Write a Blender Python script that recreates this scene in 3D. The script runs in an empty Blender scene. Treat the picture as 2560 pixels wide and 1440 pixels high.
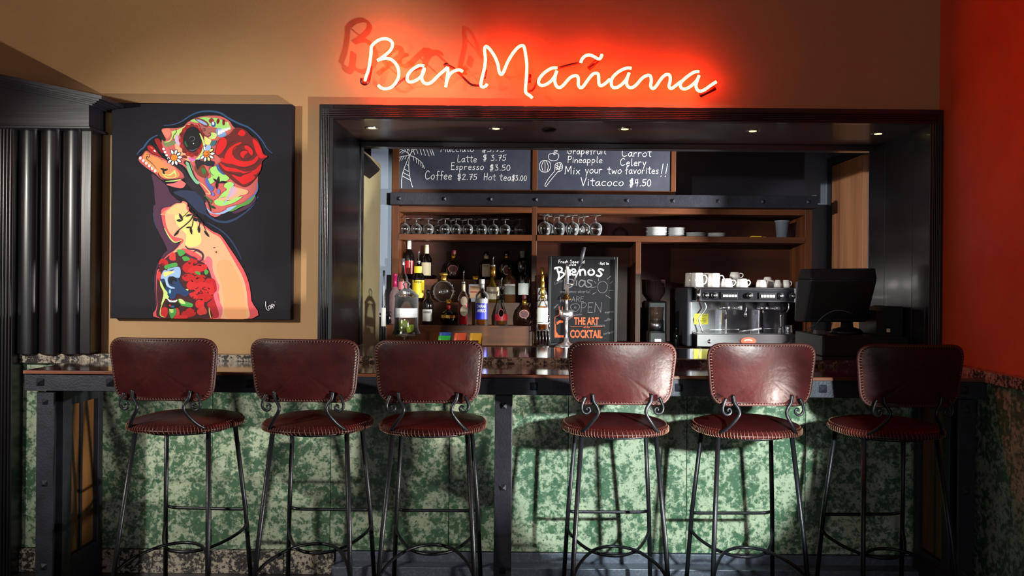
import bpy, math, random
from mathutils import Vector, Matrix
from mathutils.geometry import tessellate_polygon
random.seed(7)
PI = math.pi
SC = bpy.context.scene
COL = SC.collection

# ------------------------------------------------------------------ camera
H = 1.30; F = 2000.0; CX = 1320.0; CY = 705.0; TH = 0.0088
cam = bpy.data.cameras.new('camera'); camo = bpy.data.objects.new('camera', cam); COL.objects.link(camo)
cam.sensor_width = 36.0; cam.lens = F / 2560 * 36.0
cam.shift_x = -(CX - 1280) / 2560; cam.shift_y = -(720 - CY) / 2560
camo.matrix_world = Matrix.Translation((0, 0, H)) @ Matrix.Rotation(PI/2, 4, 'X') @ Matrix.Rotation(TH, 4, 'Z')
cam.clip_start = 0.02; SC.camera = camo

# ------------------------------------------------------------------ world, exposure, lights
w = bpy.data.worlds.new('world'); SC.world = w; w.use_nodes = True
w.node_tree.nodes['Background'].inputs[0].default_value = (0.35, 0.42, 0.55, 1)
w.node_tree.nodes['Background'].inputs[1].default_value = 0.0
SC.view_settings.view_transform = 'Standard'; SC.view_settings.look = 'None'
SC.view_settings.gamma = 1.0; SC.view_settings.use_curve_mapping = False
SC.view_settings.exposure = 0.0

def light(kind, loc, target, energy, color=(1, 1, 1), size=0.1, angle=60, blend=0.3):
    l = bpy.data.lights.new(kind.lower() + '_light', kind)
    l.energy = energy; l.color = color
    if kind == 'SPOT':
        l.shadow_soft_size = size; l.spot_size = math.radians(angle); l.spot_blend = blend
    elif kind == 'AREA':
        l.size = size
    else:
        l.shadow_soft_size = size
    o = bpy.data.objects.new(kind.lower() + '_light', l); COL.objects.link(o)
    o.location = loc
    d = Vector(target) - Vector(loc)
    o.rotation_euler = d.to_track_quat('-Z', 'Y').to_euler()
    return o
# flash right of the camera, on the front of the bar
light('SPOT', (0.97, 0.70, 1.33), (0.60, 3.50, 0.70), 640, (0.88, 1.0, 0.95), 0.035, 28.5, 0.25)
# flash high on the left
light('SPOT', (-2.8, 1.0, 1.95), (-1.15, 3.55, 1.0), 320, (1.0, 0.96, 0.86), 0.04, 58, 0.8)
# low light near the right wall
light('SPOT', (1.65, 2.0, 0.32), (-1.9, 3.55, 1.85), 520, (1.0, 0.93, 0.85), 0.03, 50, 0.5)
# strobe beyond the pass-through in the right wall of the bar room
light('SPOT', (2.9, 3.85, 1.40), (0.5, 5.15, 1.5), 1100, (1.0, 0.97, 0.95), 0.05, 70, 0.3)
# soft ambient fill added above and behind the camera
light('AREA', (0.3, -1.2, 2.9), (0.0, 3.4, 1.1), 3.5, (1.0, 0.76, 0.6), 1.6)
# window-like strip lights added behind the camera for reflections in chrome and glass
for wx in (-2.6, -1.0, 1.1):
    a_ = light('AREA', (wx, -3.1, 1.45), (wx, 3.0, 1.45), 10, (0.86, 0.93, 1.0), 0.35)
    a_.data.shape = 'RECTANGLE'; a_.data.size_y = 1.9
# narrow fill spot added to brighten the cream partition and grey wall strip
light('SPOT', (0.97, 0.72, 1.52), (-0.95, 4.85, 1.52), 1000, (1.0, 0.98, 0.92), 0.03, 15, 0.5)
# narrow spot added from the left, through the opening, to brighten the door
light('SPOT', (-2.3, 0.7, 2.0), (2.0, 5.0, 1.42), 620, (1.0, 0.96, 0.92), 0.03, 15, 0.4)

# ------------------------------------------------------------------ helpers
def sr(r, g, b):
    def c(x):
        x /= 255.0
        return x / 12.92 if x <= 0.04045 else ((x + 0.055) / 1.055) ** 2.4
    return (c(r), c(g), c(b), 1.0)

def W(px, py, D):
    u = px - CX; v = py - CY
    return Vector(((u + v * TH) * D / F, D, H - (v - u * TH) * D / F))
def WX(px, D, py=705): return W(px, py, D).x
def WZ(py, D, px=1320): return W(px, py, D).z

ORI = {}
class MB:
    def __init__(s): s.v = []; s.f = []; s.m = []; s.s = []; s.c = []
    def add(s, vs, fs, mi=0, smooth=False, col=None):
        o = len(s.v); s.v.extend([tuple(p) for p in vs])
        for f in fs:
            s.f.append([i + o for i in f]); s.m.append(mi); s.s.append(smooth); s.c.append(col)
        return s
    def box(s, x0, y0, z0, x1, y1, z1, mi=0):
        x0, x1 = min(x0, x1), max(x0, x1); y0, y1 = min(y0, y1), max(y0, y1); z0, z1 = min(z0, z1), max(z0, z1)
        return s.add([(x0,y0,z0),(x1,y0,z0),(x1,y1,z0),(x0,y1,z0),(x0,y0,z1),(x1,y0,z1),(x1,y1,z1),(x0,y1,z1)],
              [(0,3,2,1),(4,5,6,7),(0,1,5,4),(1,2,6,5),(2,3,7,6),(3,0,4,7)], mi)
    def hexa(s, p, mi=0):   # 8 points: bottom ring 4, top ring 4
        return s.add(p, [(0,3,2,1),(4,5,6,7),(0,1,5,4),(1,2,6,5),(2,3,7,6),(3,0,4,7)], mi)
    def lathe(s, prof, c=(0,0,0), n=24, sy=1.0, mi=0, smooth=True, axis='z'):
        vs = []; fs = []
        for r, z in prof:
            for k in range(n):
                a = 2*PI*k/n; x = r*math.cos(a); y = r*math.sin(a)*sy
                if axis == 'z': vs.append((c[0]+x, c[1]+y, c[2]+z))
                elif axis == 'y': vs.append((c[0]+x, c[1]+z, c[2]-y))
                else: vs.append((c[0]+z, c[1]+x, c[2]+y))
        for i in range(len(prof)-1):
            for k in range(n):
                a = i*n+k; b = i*n+(k+1) % n
                fs.append((a, b, b+n, a+n))
        if prof[0][0] > 1e-6: fs.append(tuple(range(n-1, -1, -1)))
        if prof[-1][0] > 1e-6: fs.append(tuple(range((len(prof)-1)*n, len(prof)*n)))
        return s.add(vs, fs, mi, smooth)
    def tube(s, pts, r, n=8, closed=False, mi=0, smooth=True):
        P = [Vector(p) for p in pts]; m = len(P)
        R = r if isinstance(r, (list, tuple)) else [r]*m
        T = []
        for i in range(m):
            if closed: t = P[(i+1) % m] - P[i-1]
            else: t = P[min(i+1, m-1)] - P[max(i-1, 0)]
            T.append(t.normalized() if t.length > 1e-9 else Vector((0,0,1)))
        nrm = T[0].orthogonal().normalized(); vs = []; fs = []
        for i in range(m):
            if i:
                q = T[i-1].rotation_difference(T[i]); nrm = q @ nrm
                nrm = (nrm - T[i]*nrm.dot(T[i])).normalized()
            b = T[i].cross(nrm)
            for k in range(n):
                a = 2*PI*k/n; vs.append(P[i] + (nrm*math.cos(a) + b*math.sin(a))*R[i])
        for i in range(m if closed else m-1):
            j = (i+1) % m
            for k in range(n):
                k2 = (k+1) % n; fs.append((i*n+k, i*n+k2, j*n+k2, j*n+k))
        if not closed: fs.append(tuple(range(n-1, -1, -1))); fs.append(tuple(range((m-1)*n, m*n)))
        return s.add(vs, fs, mi, smooth)
    def prism(s, poly, y0, y1, mi=0, plane='xz', smooth=False):
        n = len(poly)
        if plane == 'xz': a = [(p[0], y0, p[1]) for p in poly]; b = [(p[0], y1, p[1]) for p in poly]
        elif plane == 'xy': a = [(p[0], p[1], y0) for p in poly]; b = [(p[0], p[1], y1) for p in poly]
        else: a = [(y0, p[0], p[1]) for p in poly]; b = [(y1, p[0], p[1]) for p in poly]
        s.add(a+b, [(k, (k+1) % n, n+(k+1) % n, n+k) for k in range(n)], mi, smooth)
        tr = tessellate_polygon([[Vector((p[0], p[1], 0)) for p in poly]])
        s.add(a, [tuple(t) for t in tr], mi); s.add(b, [tuple(reversed(t)) for t in tr], mi)
        return s
    def build(s, name, mats, parent=None, bevel=0, origin=None, calc=True):
        if not isinstance(mats, (list, tuple)): mats = [mats]
        if parent is not None: o0 = ORI[parent.name]
        elif origin is not None: o0 = Vector(origin)
        else:
            xs = [p[0] for p in s.v]; ys = [p[1] for p in s.v]; zs = [p[2] for p in s.v]
            o0 = Vector(((min(xs)+max(xs))/2, (min(ys)+max(ys))/2, min(zs)))
        me = bpy.data.meshes.new(name)
        me.from_pydata([(p[0]-o0.x, p[1]-o0.y, p[2]-o0.z) for p in s.v], [], s.f)
        for mt in mats: me.materials.append(mt)
        me.polygons.foreach_set('material_index', s.m); me.polygons.foreach_set('use_smooth', s.s)
        if any(c is not None for c in s.c):
            at = me.color_attributes.new('Col', 'FLOAT_COLOR', 'CORNER'); li = 0
            for p, c in zip(me.polygons, s.c):
                for k in p.loop_indices: at.data[k].color = c or (1,1,1,1)
        me.validate(); me.update()
        if calc:
            import bmesh
            bm = bmesh.new(); bm.from_mesh(me); bmesh.ops.recalc_face_normals(bm, faces=bm.faces); bm.to_mesh(me); bm.free()
        o = bpy.data.objects.new(name, me); COL.objects.link(o)
        if parent is not None: o.parent = parent
        else: o.location = o0
        ORI[o.name] = o0
        if bevel:
            b = o.modifiers.new('Bevel', 'BEVEL'); b.width = bevel; b.segments = 2; b.limit_method = 'ANGLE'; b.angle_limit = math.radians(40)
        return o

def thing(name, loc, label=None, cat=None, group=None, kind=None):
    o = bpy.data.objects.new(name, None); COL.objects.link(o); o.location = loc; o.empty_display_size = 0.05
    ORI[o.name] = Vector(loc)
    return tag(o, label, cat, group, kind)
def tag(o, label=None, cat=None, group=None, kind=None):
    if label: o['label'] = label
    if cat: o['category'] = cat
    if group: o['group'] = group
    if kind: o['kind'] = kind
    return o
def kids(o): return [c for c in bpy.data.objects if c.parent == o]
def copy_tree(o, parent=None, table=None):
    if table is None:
        table = {}
        for c in bpy.data.objects:
            if c.parent: table.setdefault(c.parent.name, []).append(c)
    c = o.copy(); COL.objects.link(c)
    if parent: c.parent = parent
    for k in table.get(o.name, []): copy_tree(k, c, table)
    return c
def catmull(P, k=5, closed=False):
    P = [tuple(p) for p in P]; n = len(P); out = []
    if n < 3 and not closed: return P
    rng = range(n if closed else n-1)
    for i in rng:
        p1 = P[i]; p2 = P[(i+1) % n]
        p0 = P[i-1] if (closed or i > 0) else p1
        p3 = P[(i+2) % n] if (closed or i+2 < n) else p2
        for j in range(k):
            t = j/k
            out.append(tuple(0.5*((2*b)+(-a+c)*t+(2*a-5*b+4*c-d)*t*t+(-a+3*b-3*c+d)*t**3) for a, b, c, d in zip(p0, p1, p2, p3)))
    if not closed: out.append(P[-1])
    return out

# ------------------------------------------------------------------ materials
def mat(name, color, rough=0.5, metal=0.0, trans=0.0, emis=None, es=0.0, coat=0.0, ior=1.5, spec=0.5, bump=None, mix=None, alpha=1.0, attr=False, rvar=None):
    """bump=(scale,strength[,detail]); mix=(color2, scale, lo, hi, (sx,sy,sz)) noise mix in object space; rvar=(scale,lo,hi)"""
    m = bpy.data.materials.new(name); m.use_nodes = True; nt = m.node_tree; N = nt.nodes; L = nt.links
    b = N['Principled BSDF']
    b.inputs['Base Color'].default_value = color; b.inputs['Roughness'].default_value = rough
    b.inputs['Metallic'].default_value = metal; b.inputs['Transmission Weight'].default_value = trans
    b.inputs['IOR'].default_value = ior; b.inputs['Coat Weight'].default_value = coat; b.inputs['Coat Roughness'].default_value = 0.08
    b.inputs['Specular IOR Level'].default_value = spec; b.inputs['Alpha'].default_value = alpha
    if emis: b.inputs['Emission Color'].default_value = emis; b.inputs['Emission Strength'].default_value = es
    tc = None
    def coords(sc=(1,1,1)):
        nonlocal tc
        if tc is None: tc = N.new('ShaderNodeTexCoord')
        mp = N.new('ShaderNodeMapping'); mp.inputs['Scale'].default_value = sc
        L.new(tc.outputs['Object'], mp.inputs['Vector']); return mp.outputs[0]
    if attr:
        a = N.new('ShaderNodeAttribute'); a.attribute_name = 'Col'; L.new(a.outputs['Color'], b.inputs['Base Color'])
    if mix:
        c2, sc, lo, hi, st = mix
        nz = N.new('ShaderNodeTexNoise'); nz.inputs['Scale'].default_value = sc; nz.inputs['Detail'].default_value = 6; nz.inputs['Roughness'].default_value = 0.62
        L.new(coords(st), nz.inputs['Vector'])
        mr = N.new('ShaderNodeMapRange'); mr.inputs[1].default_value = lo; mr.inputs[2].default_value = hi; L.new(nz.outputs['Fac'], mr.inputs[0])
        mx = N.new('ShaderNodeMix'); mx.data_type = 'RGBA'; mx.inputs[6].default_value = color; mx.inputs[7].default_value = c2
        L.new(mr.outputs[0], mx.inputs[0]); L.new(mx.outputs[2], b.inputs['Base Color'])
    if rvar:
        nz = N.new('ShaderNodeTexNoise'); nz.inputs['Scale'].default_value = rvar[0]; nz.inputs['Detail'].default_value = 4
        L.new(coords(), nz.inputs['Vector'])
        mr = N.new('ShaderNodeMapRange'); mr.inputs[1].default_value = 0.3; mr.inputs[2].default_value = 0.7
        mr.inputs[3].default_value = rvar[1]; mr.inputs[4].default_value = rvar[2]
        L.new(nz.outputs['Fac'], mr.inputs[0]); L.new(mr.outputs[0], b.inputs['Roughness'])
    if bump:
        nz = N.new('ShaderNodeTexNoise'); nz.inputs['Scale'].default_value = bump[0]; nz.inputs['Detail'].default_value = bump[2] if len(bump) > 2 else 3
        L.new(coords(bump[3] if len(bump) > 3 else (1,1,1)), nz.inputs['Vector'])
        bp = N.new('ShaderNodeBump'); bp.inputs['Strength'].default_value = bump[1]; bp.inputs['Distance'].default_value = 0.01
        L.new(nz.outputs['Fac'], bp.inputs['Height']); L.new(bp.outputs[0], b.inputs['Normal'])
    return m

def stone(name, base, blotch, dark, scale, lo, hi, dlo, dhi, rough=0.35):
    """world-space blotched stone, shifted per object"""
    m = bpy.data.materials.new(name); m.use_nodes = True; nt = m.node_tree; N = nt.nodes; L = nt.links; b = N['Principled BSDF']
    g = N.new('ShaderNodeNewGeometry'); oi = N.new('ShaderNodeObjectInfo')
    vm = N.new('ShaderNodeVectorMath'); vm.operation = 'SCALE'; vm.inputs[0].default_value = (7.3, 3.1, 5.7)
    L.new(oi.outputs['Random'], vm.inputs['Scale'])
    va = N.new('ShaderNodeVectorMath'); va.operation = 'ADD'; L.new(g.outputs['Position'], va.inputs[0]); L.new(vm.outputs[0], va.inputs[1])
    def noise(sc, det, ro, dist):
        nz = N.new('ShaderNodeTexNoise'); nz.inputs['Scale'].default_value = sc; nz.inputs['Detail'].default_value = det
        nz.inputs['Roughness'].default_value = ro; nz.inputs['Distortion'].default_value = dist; L.new(va.outputs[0], nz.inputs['Vector']); return nz.outputs['Fac']
    def mr(src, a, c):
        r = N.new('ShaderNodeMapRange'); r.inputs[1].default_value = a; r.inputs[2].default_value = c; L.new(src, r.inputs[0]); return r.outputs[0]
    def mx(f, c1, c2):
        x = N.new('ShaderNodeMix'); x.data_type = 'RGBA'; L.new(f, x.inputs[0])
        for i, c in ((6, c1), (7, c2)):
            if isinstance(c, tuple): x.inputs[i].default_value = c
            else: L.new(c, x.inputs[i])
        return x.outputs[2]
    big = noise(scale*0.2, 4, 0.6, 0.5); fine = noise(scale, 8, 0.7, 0.25)
    ad = N.new('ShaderNodeMath'); ad.operation = 'MULTIPLY_ADD'; ad.inputs[1].default_value = 0.6
    L.new(big, ad.inputs[0]); L.new(fine, ad.inputs[2])
    c = mx(mr(ad.outputs[0], lo, hi), base, blotch)
    c = mx(mr(noise(scale*1.9, 7, 0.7, 0.3), dlo, dhi), c, dark)
    L.new(c, b.inputs['Base Color']); b.inputs['Roughness'].default_value = rough
    return m

M = {}
M['tan'] = mat('tan_paint', sr(176,138,92), 0.62, bump=(320, 0.10), mix=(sr(170,131,87), 2.5, 0.35, 0.65, (1,1,1)))
M['red_wall'] = mat('terracotta_paint', sr(206,104,56), 0.6, bump=(300, 0.10), mix=(sr(192,94,50), 3, 0.35, 0.65, (1,1,1)))
M['grey_wall'] = mat('grey_paint', sr(128,140,158), 0.7, bump=(200, 0.08))
M['cream'] = mat('cream_paint', sr(178,166,128), 0.6, bump=(160, 0.12), mix=(sr(165,152,115), 4, 0.4, 0.7, (1,1,1)))
M['floor'] = mat('dark_floor_tile', sr(42,40,42), 0.4, mix=(sr(25,24,26), 6, 0.4, 0.6, (1,1,1)))
M['ceiling'] = mat('ceiling_paint', sr(120,95,70), 0.8)
M['black_wood'] = mat('black_stained_wood', sr(14,14,21), 0.31, spec=0.6, coat=0.12, mix=(sr(18,16,21), 9, 0.35, 0.7, (1,1,0.08)), bump=(40, 0.04, 3, (1,1,0.05)))
M['black_wood_h'] = mat('black_stained_wood_horizontal', sr(24,24,34), 0.40, spec=0.6, mix=(sr(36,35,46), 9, 0.35, 0.7, (0.08,1,1)), bump=(50, 0.08, 3, (0.05,1,1)))
M['dark_trim'] = mat('dark_glossy_trim', sr(30,18,18), 0.28, coat=0.5)
M['soffit'] = mat('soffit_wood', sr(66,46,44), 0.34, coat=0.2, mix=(sr(84,58,54), 8, 0.4, 0.65, (0.06,1,1)))
M['iron'] = mat('blackened_iron', sr(40,42,52), 0.48, metal=0.35, bump=(140, 0.12), mix=(sr(30,31,40), 18, 0.4, 0.7, (1,1,1)))
M['iron_rod'] = mat('black_iron_rod', sr(30,31,36), 0.38, metal=0.5, bump=(90, 0.08))
M['steel_skirt'] = mat('grey_steel_skirting', sr(84,90,104), 0.45, metal=0.3, mix=(sr(110,116,130), 90, 0.5, 0.7, (1,1,1)))
M['marble'] = stone('green_marble', sr(66,98,74), sr(162,174,150), sr(46,64,50), 46, 0.745, 0.87, 0.58, 0.66)
M['granite'] = stone('speckled_granite', sr(52,50,52), sr(168,158,142), sr(18,18,22), 60, 0.76, 0.85, 0.58, 0.64, 0.25)
M['granite_red'] = stone('counter_granite', sr(48,38,36), sr(130,105,90), sr(16,12,14), 60, 0.78, 0.88, 0.55, 0.62, 0.12)
M['bar_top'] = mat('polished_bar_top', sr(84,32,22), 0.13, coat=0.8, mix=(sr(48,22,16), 7, 0.35, 0.65, (0.1,1,1)))
M['bar_edge'] = mat('bar_top_edge', sr(120,72,50), 0.3, mix=(sr(88,50,34), 12, 0.35, 0.65, (0.1,1,1)))
M['counter_top'] = mat('polished_counter', sr(50,36,32), 0.10, coat=0.8)
M['walnut'] = mat('walnut_shelving', sr(112,62,29), 0.45, spec=0.3, mix=(sr(66,36,20), 10, 0.35, 0.68, (0.08,1,1)))
M['walnut_v'] = mat('walnut_upright', sr(112,62,29), 0.45, spec=0.3, mix=(sr(68,38,22), 10, 0.35, 0.68, (1,1,0.08)))
M['walnut_dark'] = mat('walnut_back_panel', sr(64,30,15), 0.5, spec=0.2, mix=(sr(40,17,9), 6, 0.35, 0.68, (0.15,1,1)))
M['oak'] = mat('door_veneer', sr(196,140,100), 0.5, mix=(sr(152,100,68), 13, 0.35, 0.66, (1,1,0.06)), bump=(80, 0.1, 4, (1,1,0.05)))
M['bay_wood'] = mat('end_panel_wood', sr(122,80,36), 0.5, mix=(sr(78,48,20), 12, 0.35, 0.66, (1,1,0.15)))
M['slate'] = mat('chalkboard_slate', sr(46,52,68), 0.6, mix=(sr(64,68,80), 5, 0.4, 0.75, (1,1,1)))
M['slate_dark'] = mat('easel_board', sr(15,14,19), 0.6, spec=0.2)
M['chalk'] = mat('white_chalk', sr(235,236,238), 0.9)
M['chalk_dim'] = mat('faded_chalk', sr(96,92,96), 0.9)
M['orange_print'] = mat('orange_print', sr(196,82,30), 0.6)
M['leather'] = mat('oxblood_leather', sr(58,18,18), 0.36, spec=0.2, bump=(55, 0.10, 5), mix=(sr(36,12,13), 7, 0.35, 0.7, (1,1,1)), rvar=(9, 0.32, 0.44))
M['lacing'] = mat('tan_leather_lacing', sr(106,74,54), 0.6)
M['piping'] = mat('oxblood_edge', sr(52,15,14), 0.55)
M['steel'] = mat('stainless_steel', sr(178,178,182), 0.22, metal=1.0, bump=(30, 0.02, 2, (0.1,1,1)))
M['chrome'] = mat('chrome', sr(225,226,232), 0.17, metal=1.0)
M['brushed'] = mat('brushed_steel', sr(140,138,140), 0.32, metal=1.0)
M['black_plastic'] = mat('black_plastic', sr(18,18,21), 0.42, spec=0.3)
M['grey_plastic'] = mat('grey_plastic', sr(58,60,68), 0.5)
M['screen'] = mat('dark_screen', sr(16,18,18), 0.12)
M['white'] = mat('white_porcelain', sr(232,230,226), 0.18, coat=0.3)
M['plate'] = mat('stacked_plate_china', sr(205,208,208), 0.2)
M['yellow'] = mat('yellow_sticker', sr(230,214,30), 0.5)
M['ink'] = mat('black_ink', sr(25,22,20), 0.7)
M['badge'] = mat('red_badge', sr(190,72,50), 0.4)
M['glass'] = mat('clear_glass', (0.97,0.98,0.98,1), 0.05, trans=1.0, ior=1.55)
M['gold'] = mat('gold_foil', sr(212,164,72), 0.28, metal=0.9)
M['silver'] = mat('silver_cap', sr(200,202,206), 0.2, metal=0.9)
M['paint'] = mat('artist_paint', (1,1,1,1), 0.6, spec=0.25, attr=True, bump=(700, 0.12, 2))
M['canvas_dark'] = mat('painted_canvas', sr(30,28,38), 0.55, spec=0.2, bump=(900, 0.25, 2), mix=(sr(22,20,30), 3, 0.3, 0.7, (1,1,1)))
def thin_glass(name, col=(0.95,0.97,0.97,1), rim=0.55, rough=0.10):
    m = bpy.data.materials.new(name); m.use_nodes = True; nt = m.node_tree; N = nt.nodes; L = nt.links
    N.remove(N['Principled BSDF']); out = N['Material Output']
    tr = N.new('ShaderNodeBsdfTransparent'); tr.inputs[0].default_value = col
    gl_ = N.new('ShaderNodeBsdfGlossy'); gl_.inputs[0].default_value = (1,1,1,1); gl_.inputs['Roughness'].default_value = rough
    df = N.new('ShaderNodeBsdfDiffuse'); df.inputs[0].default_value = (0.75,0.78,0.80,1)
    tl = N.new('ShaderNodeBsdfTranslucent'); tl.inputs[0].default_value = (0.75,0.78,0.80,1)
    a = N.new('ShaderNodeAddShader'); L.new(df.outputs[0], a.inputs[0]); L.new(tl.outputs[0], a.inputs[1])
    lw = N.new('ShaderNodeLayerWeight'); lw.inputs[0].default_value = 0.5
    p = N.new('ShaderNodeMath'); p.operation = 'POWER'; L.new(lw.outputs['Facing'], p.inputs[0]); p.inputs[1].default_value = 3.0
    q = N.new('ShaderNodeMath'); q.operation = 'MULTIPLY'; L.new(p.outputs[0], q.inputs[0]); q.inputs[1].default_value = rim  # diffuse white mixed in at grazing angles, imitating light caught by glass edges
    m1 = N.new('ShaderNodeMixShader'); L.new(q.outputs[0], m1.inputs[0]); L.new(tr.outputs[0], m1.inputs[1]); L.new(a.outputs[0], m1.inputs[2])
    fr = N.new('ShaderNodeFresnel'); fr.inputs[0].default_value = 1.5
    m2 = N.new('ShaderNodeMixShader'); L.new(fr.outputs[0], m2.inputs[0]); L.new(m1.outputs[0], m2.inputs[1]); L.new(gl_.outputs[0], m2.inputs[2])
    L.new(m2.outputs[0], out.inputs['Surface']); return m
M['thin'] = thin_glass('thin_clear_glass', rim=0.9, rough=0.14)
M['cut'] = thin_glass('cut_crystal', (0.9,0.92,0.94,1), 1.3, 0.16)
M['frosted'] = mat('frosted_band', sr(205,208,214), 0.5)
M['apple'] = mat('green_apple_skin', sr(150,176,44), 0.28, coat=0.4, mix=(sr(186,200,80), 18, 0.4, 0.7, (1,1,1)))
def tint(name, c, rough=0.05, **k): 
    if name not in M: M[name] = mat(name, c, rough, **k)
    return M[name]
# ------------------------------------------------------------------ setting
def st(o): return tag(o, kind='structure')
JL, JR, ZT = -0.872, 1.785, 2.02          # opening: left and right jamb faces, soffit height
st(MB().box(-3.4,-3.2,-0.1, 3.2,3.6,0.0).box(-3.4,3.6,-0.1,3.2,5.7,0.0).build('floor', M['floor']))
st(MB().box(-3.4,-3.2,3.2, 1.95,3.75,3.3).build('ceiling', M['ceiling']))
wf = st(MB().box(-3.4,3.60,0,-0.90,3.74,3.2).box(-0.90,3.60,2.05,1.845,3.74,3.2).box(-0.90,3.60,0,1.845,3.74,0.925).box(1.812,3.60,0.925,1.845,3.74,2.05).build('wall_front', M['tan']))
wr = st(MB().box(1.845,-3.2,0,1.95,3.76,3.2).build('wall_right', M['red_wall']))
st(MB().box(-3.5,-3.2,0,-3.4,3.74,3.2).build('wall_left', M['tan']))
st(MB().box(-3.5,-3.3,0,1.95,-3.2,3.2).build('wall_rear', M['tan']))
# bar room
st(MB().box(-2.3,5.50,0,2.2,5.6,2.7).build('wall_back', M['grey_wall']))
st(MB().box(WX(925,5.16),5.16,0.91,WX(979,5.15,600)-0.001,5.499,2.7).build('wall_pier', M['grey_wall']))
st(MB().box(-2.4,3.74,0,-2.3,5.6,2.7).build('wall_bar_left', M['grey_wall']))
st(MB().box(2.08,3.76,0,2.2,5.5,1.02).box(2.08,3.76,2.15,2.2,5.5,2.7).box(2.08,3.76,1.02,2.2,3.80,2.15).box(2.08,4.43,1.02,2.2,5.5,2.15).build('wall_bar_right', M['grey_wall']))
st(MB().box(-2.4,3.74,2.7,2.2,5.6,2.8).build('ceiling', M['ceiling']))
o = st(MB().box(-0.94,4.22,0,-0.90,4.86,2.009).build('wall_partition', M['cream'], bevel=0.004))
# door in the right bar wall
d = st(MB().box(2.045,4.90,0,2.08,5.40,2.10).build('door_1', M['oak'], bevel=0.002))
MB().box(2.04,5.402,0,2.08,5.47,2.16).box(2.04,4.86,2.102,2.08,5.402,2.16).build('door_frame', M['dark_trim'], d)
# marble wainscot panels
seams = [WX(1127+297*k, 3.55) for k in range(-8, 5)]
xs = [-3.39] + [x for x in seams if x > -3.3] ; xs = [x for x in xs if x < 1.76] + [1.812]
for a, b in zip(xs[:-1], xs[1:]):
    MB().box(a+0.0012, 3.553, 0.102, b-0.0012, 3.60, 0.922).build('marble_panel', M['marble'], wf, bevel=0.0015)
y = 3.55
while y > -0.6:
    MB().box(1.814, y-0.55+0.0012, 0.102, 1.845, y-0.0012, 0.922).build('marble_panel', M['marble'], wr, bevel=0.0015); y -= 0.55
# granite cap tiles
t1 = st(MB().box(-2.62,3.56,0.922,-0.905,3.60,0.930).build('trim_1', M['ink']))
x = WX(228, 3.53) - 0.53*2
while x < -0.92:
    a = max(x, -2.35); b = min(x+0.53, -0.905)
    if b-a > 0.03: MB().box(a+0.001,3.527,0.9225,b-0.001,3.5995,0.966).build('granite_tile', M['granite'], t1, bevel=0.002)
    x += 0.53
t2 = st(MB().box(1.83,-1.0,0.922,1.845,3.52,0.930).build('trim_2', M['ink']))
y = 3.52
while y > -0.6:
    MB().box(1.785,y-0.40+0.001,0.9225,1.8445,y-0.001,0.966).build('granite_tile', M['granite'], t2, bevel=0.002); y -= 0.40
# baseboard: granite left, steel skirting and plinth right
xb = WX(835, 3.53, 1400)
bb = st(MB().box(-2.62,3.57,0,xb,3.60,0.01).build('baseboard_front', M['ink']))
x = -2.35
while x < xb-0.01:
    b = min(x+0.32, xb); MB().box(x+0.001,3.535,0,b-0.001,3.5995,0.10).build('granite_tile', M['granite'], bb, bevel=0.0015); x += 0.32
sk = st(MB().box(xb+0.002,3.545,0.0,1.812,3.60,0.098).build('baseboard_front', M['steel_skirt'], bevel=0.002))
MB().box(xb+0.002,3.47,0,1.812,3.544,0.058).build('plinth', M['steel_skirt'], sk, bevel=0.003)

# casing and linings of the opening
def reeds_v(mb, x0, x1, y, z0, z1, n=5):
    r = (x1-x0)/n/2
    for k in range(n):
        c = x0+(2*k+1)*r; pts = [(c-r*math.cos(PI*j/8), y-r*1.1*math.sin(PI*j/8)) for j in range(9)]
        mb.prism(pts, z0, z1, plane='xy', smooth=False)
def reeds_h(mb, z0, z1, y, x0, x1, n=5):
    r = (z1-z0)/n/2
    for k in range(n):
        c = z0+(2*k+1)*r; pts = [(y-r*1.1*math.sin(PI*j/8), c-r*math.cos(PI*j/8)) for j in range(9)]
        mb.prism(pts, x0, x1, plane='yz', smooth=False)
cs = st(MB().box(-0.936,3.562,0.967,-0.872,3.60,2.084).build('trim_3', M['black_wood'], bevel=0.002))
mb = MB(); reeds_v(mb, -0.926, -0.890, 3.562, 0.967, 2.066); mb.build('reeding', M['black_wood'], cs)
ct = st(MB().box(-0.872,3.562,2.02,1.845,3.60,2.084).build('trim_4', M['dark_trim'], bevel=0.002))
mb = MB(); reeds_h(mb, 2.026, 2.066, 3.562, -0.924, 1.82); mb.build('reeding', M['dark_trim'], ct)
cr = st(MB().box(1.785,3.562,0.967,1.845,3.60,2.02).build('trim_5', M['black_wood'], bevel=0.002))
mb = MB(); reeds_v(mb, 1.795, 1.835, 3.562, 0.967, 2.02); mb.build('reeding', M['black_wood'], cr)
jl = st(MB().box(-0.90,3.60,0.967,-0.8735,4.2,2.05).build('trim_6', M['black_wood']))
MB().box(-0.8735,3.60,0.967,JL,4.128,2.02).build('plank', M['black_wood'], jl, bevel=0.001)
MB().box(-0.8735,4.132,0.967,JL+0.006,4.2,2.02).build('plank', M['black_wood'], jl, bevel=0.001)
jr = st(MB().box(1.7865,3.60,0.967,1.812,4.2,2.05).build('trim_7', M['black_wood']))
for a, b in ((3.60,3.718),(3.722,4.008),(4.012,4.2)):
    MB().box(1.7865,a,0.967,JR,b,2.02).build('plank', M['black_wood'], jr, bevel=0.001)
so = st(MB().box(-0.874,3.60,2.02,1.788,4.2,2.05).build('trim_8', M['soffit']))
MB().box(-0.872,4.13,1.992,1.785,4.2,2.02).build('lip', M['dark_trim'], so, bevel=0.003)

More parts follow.
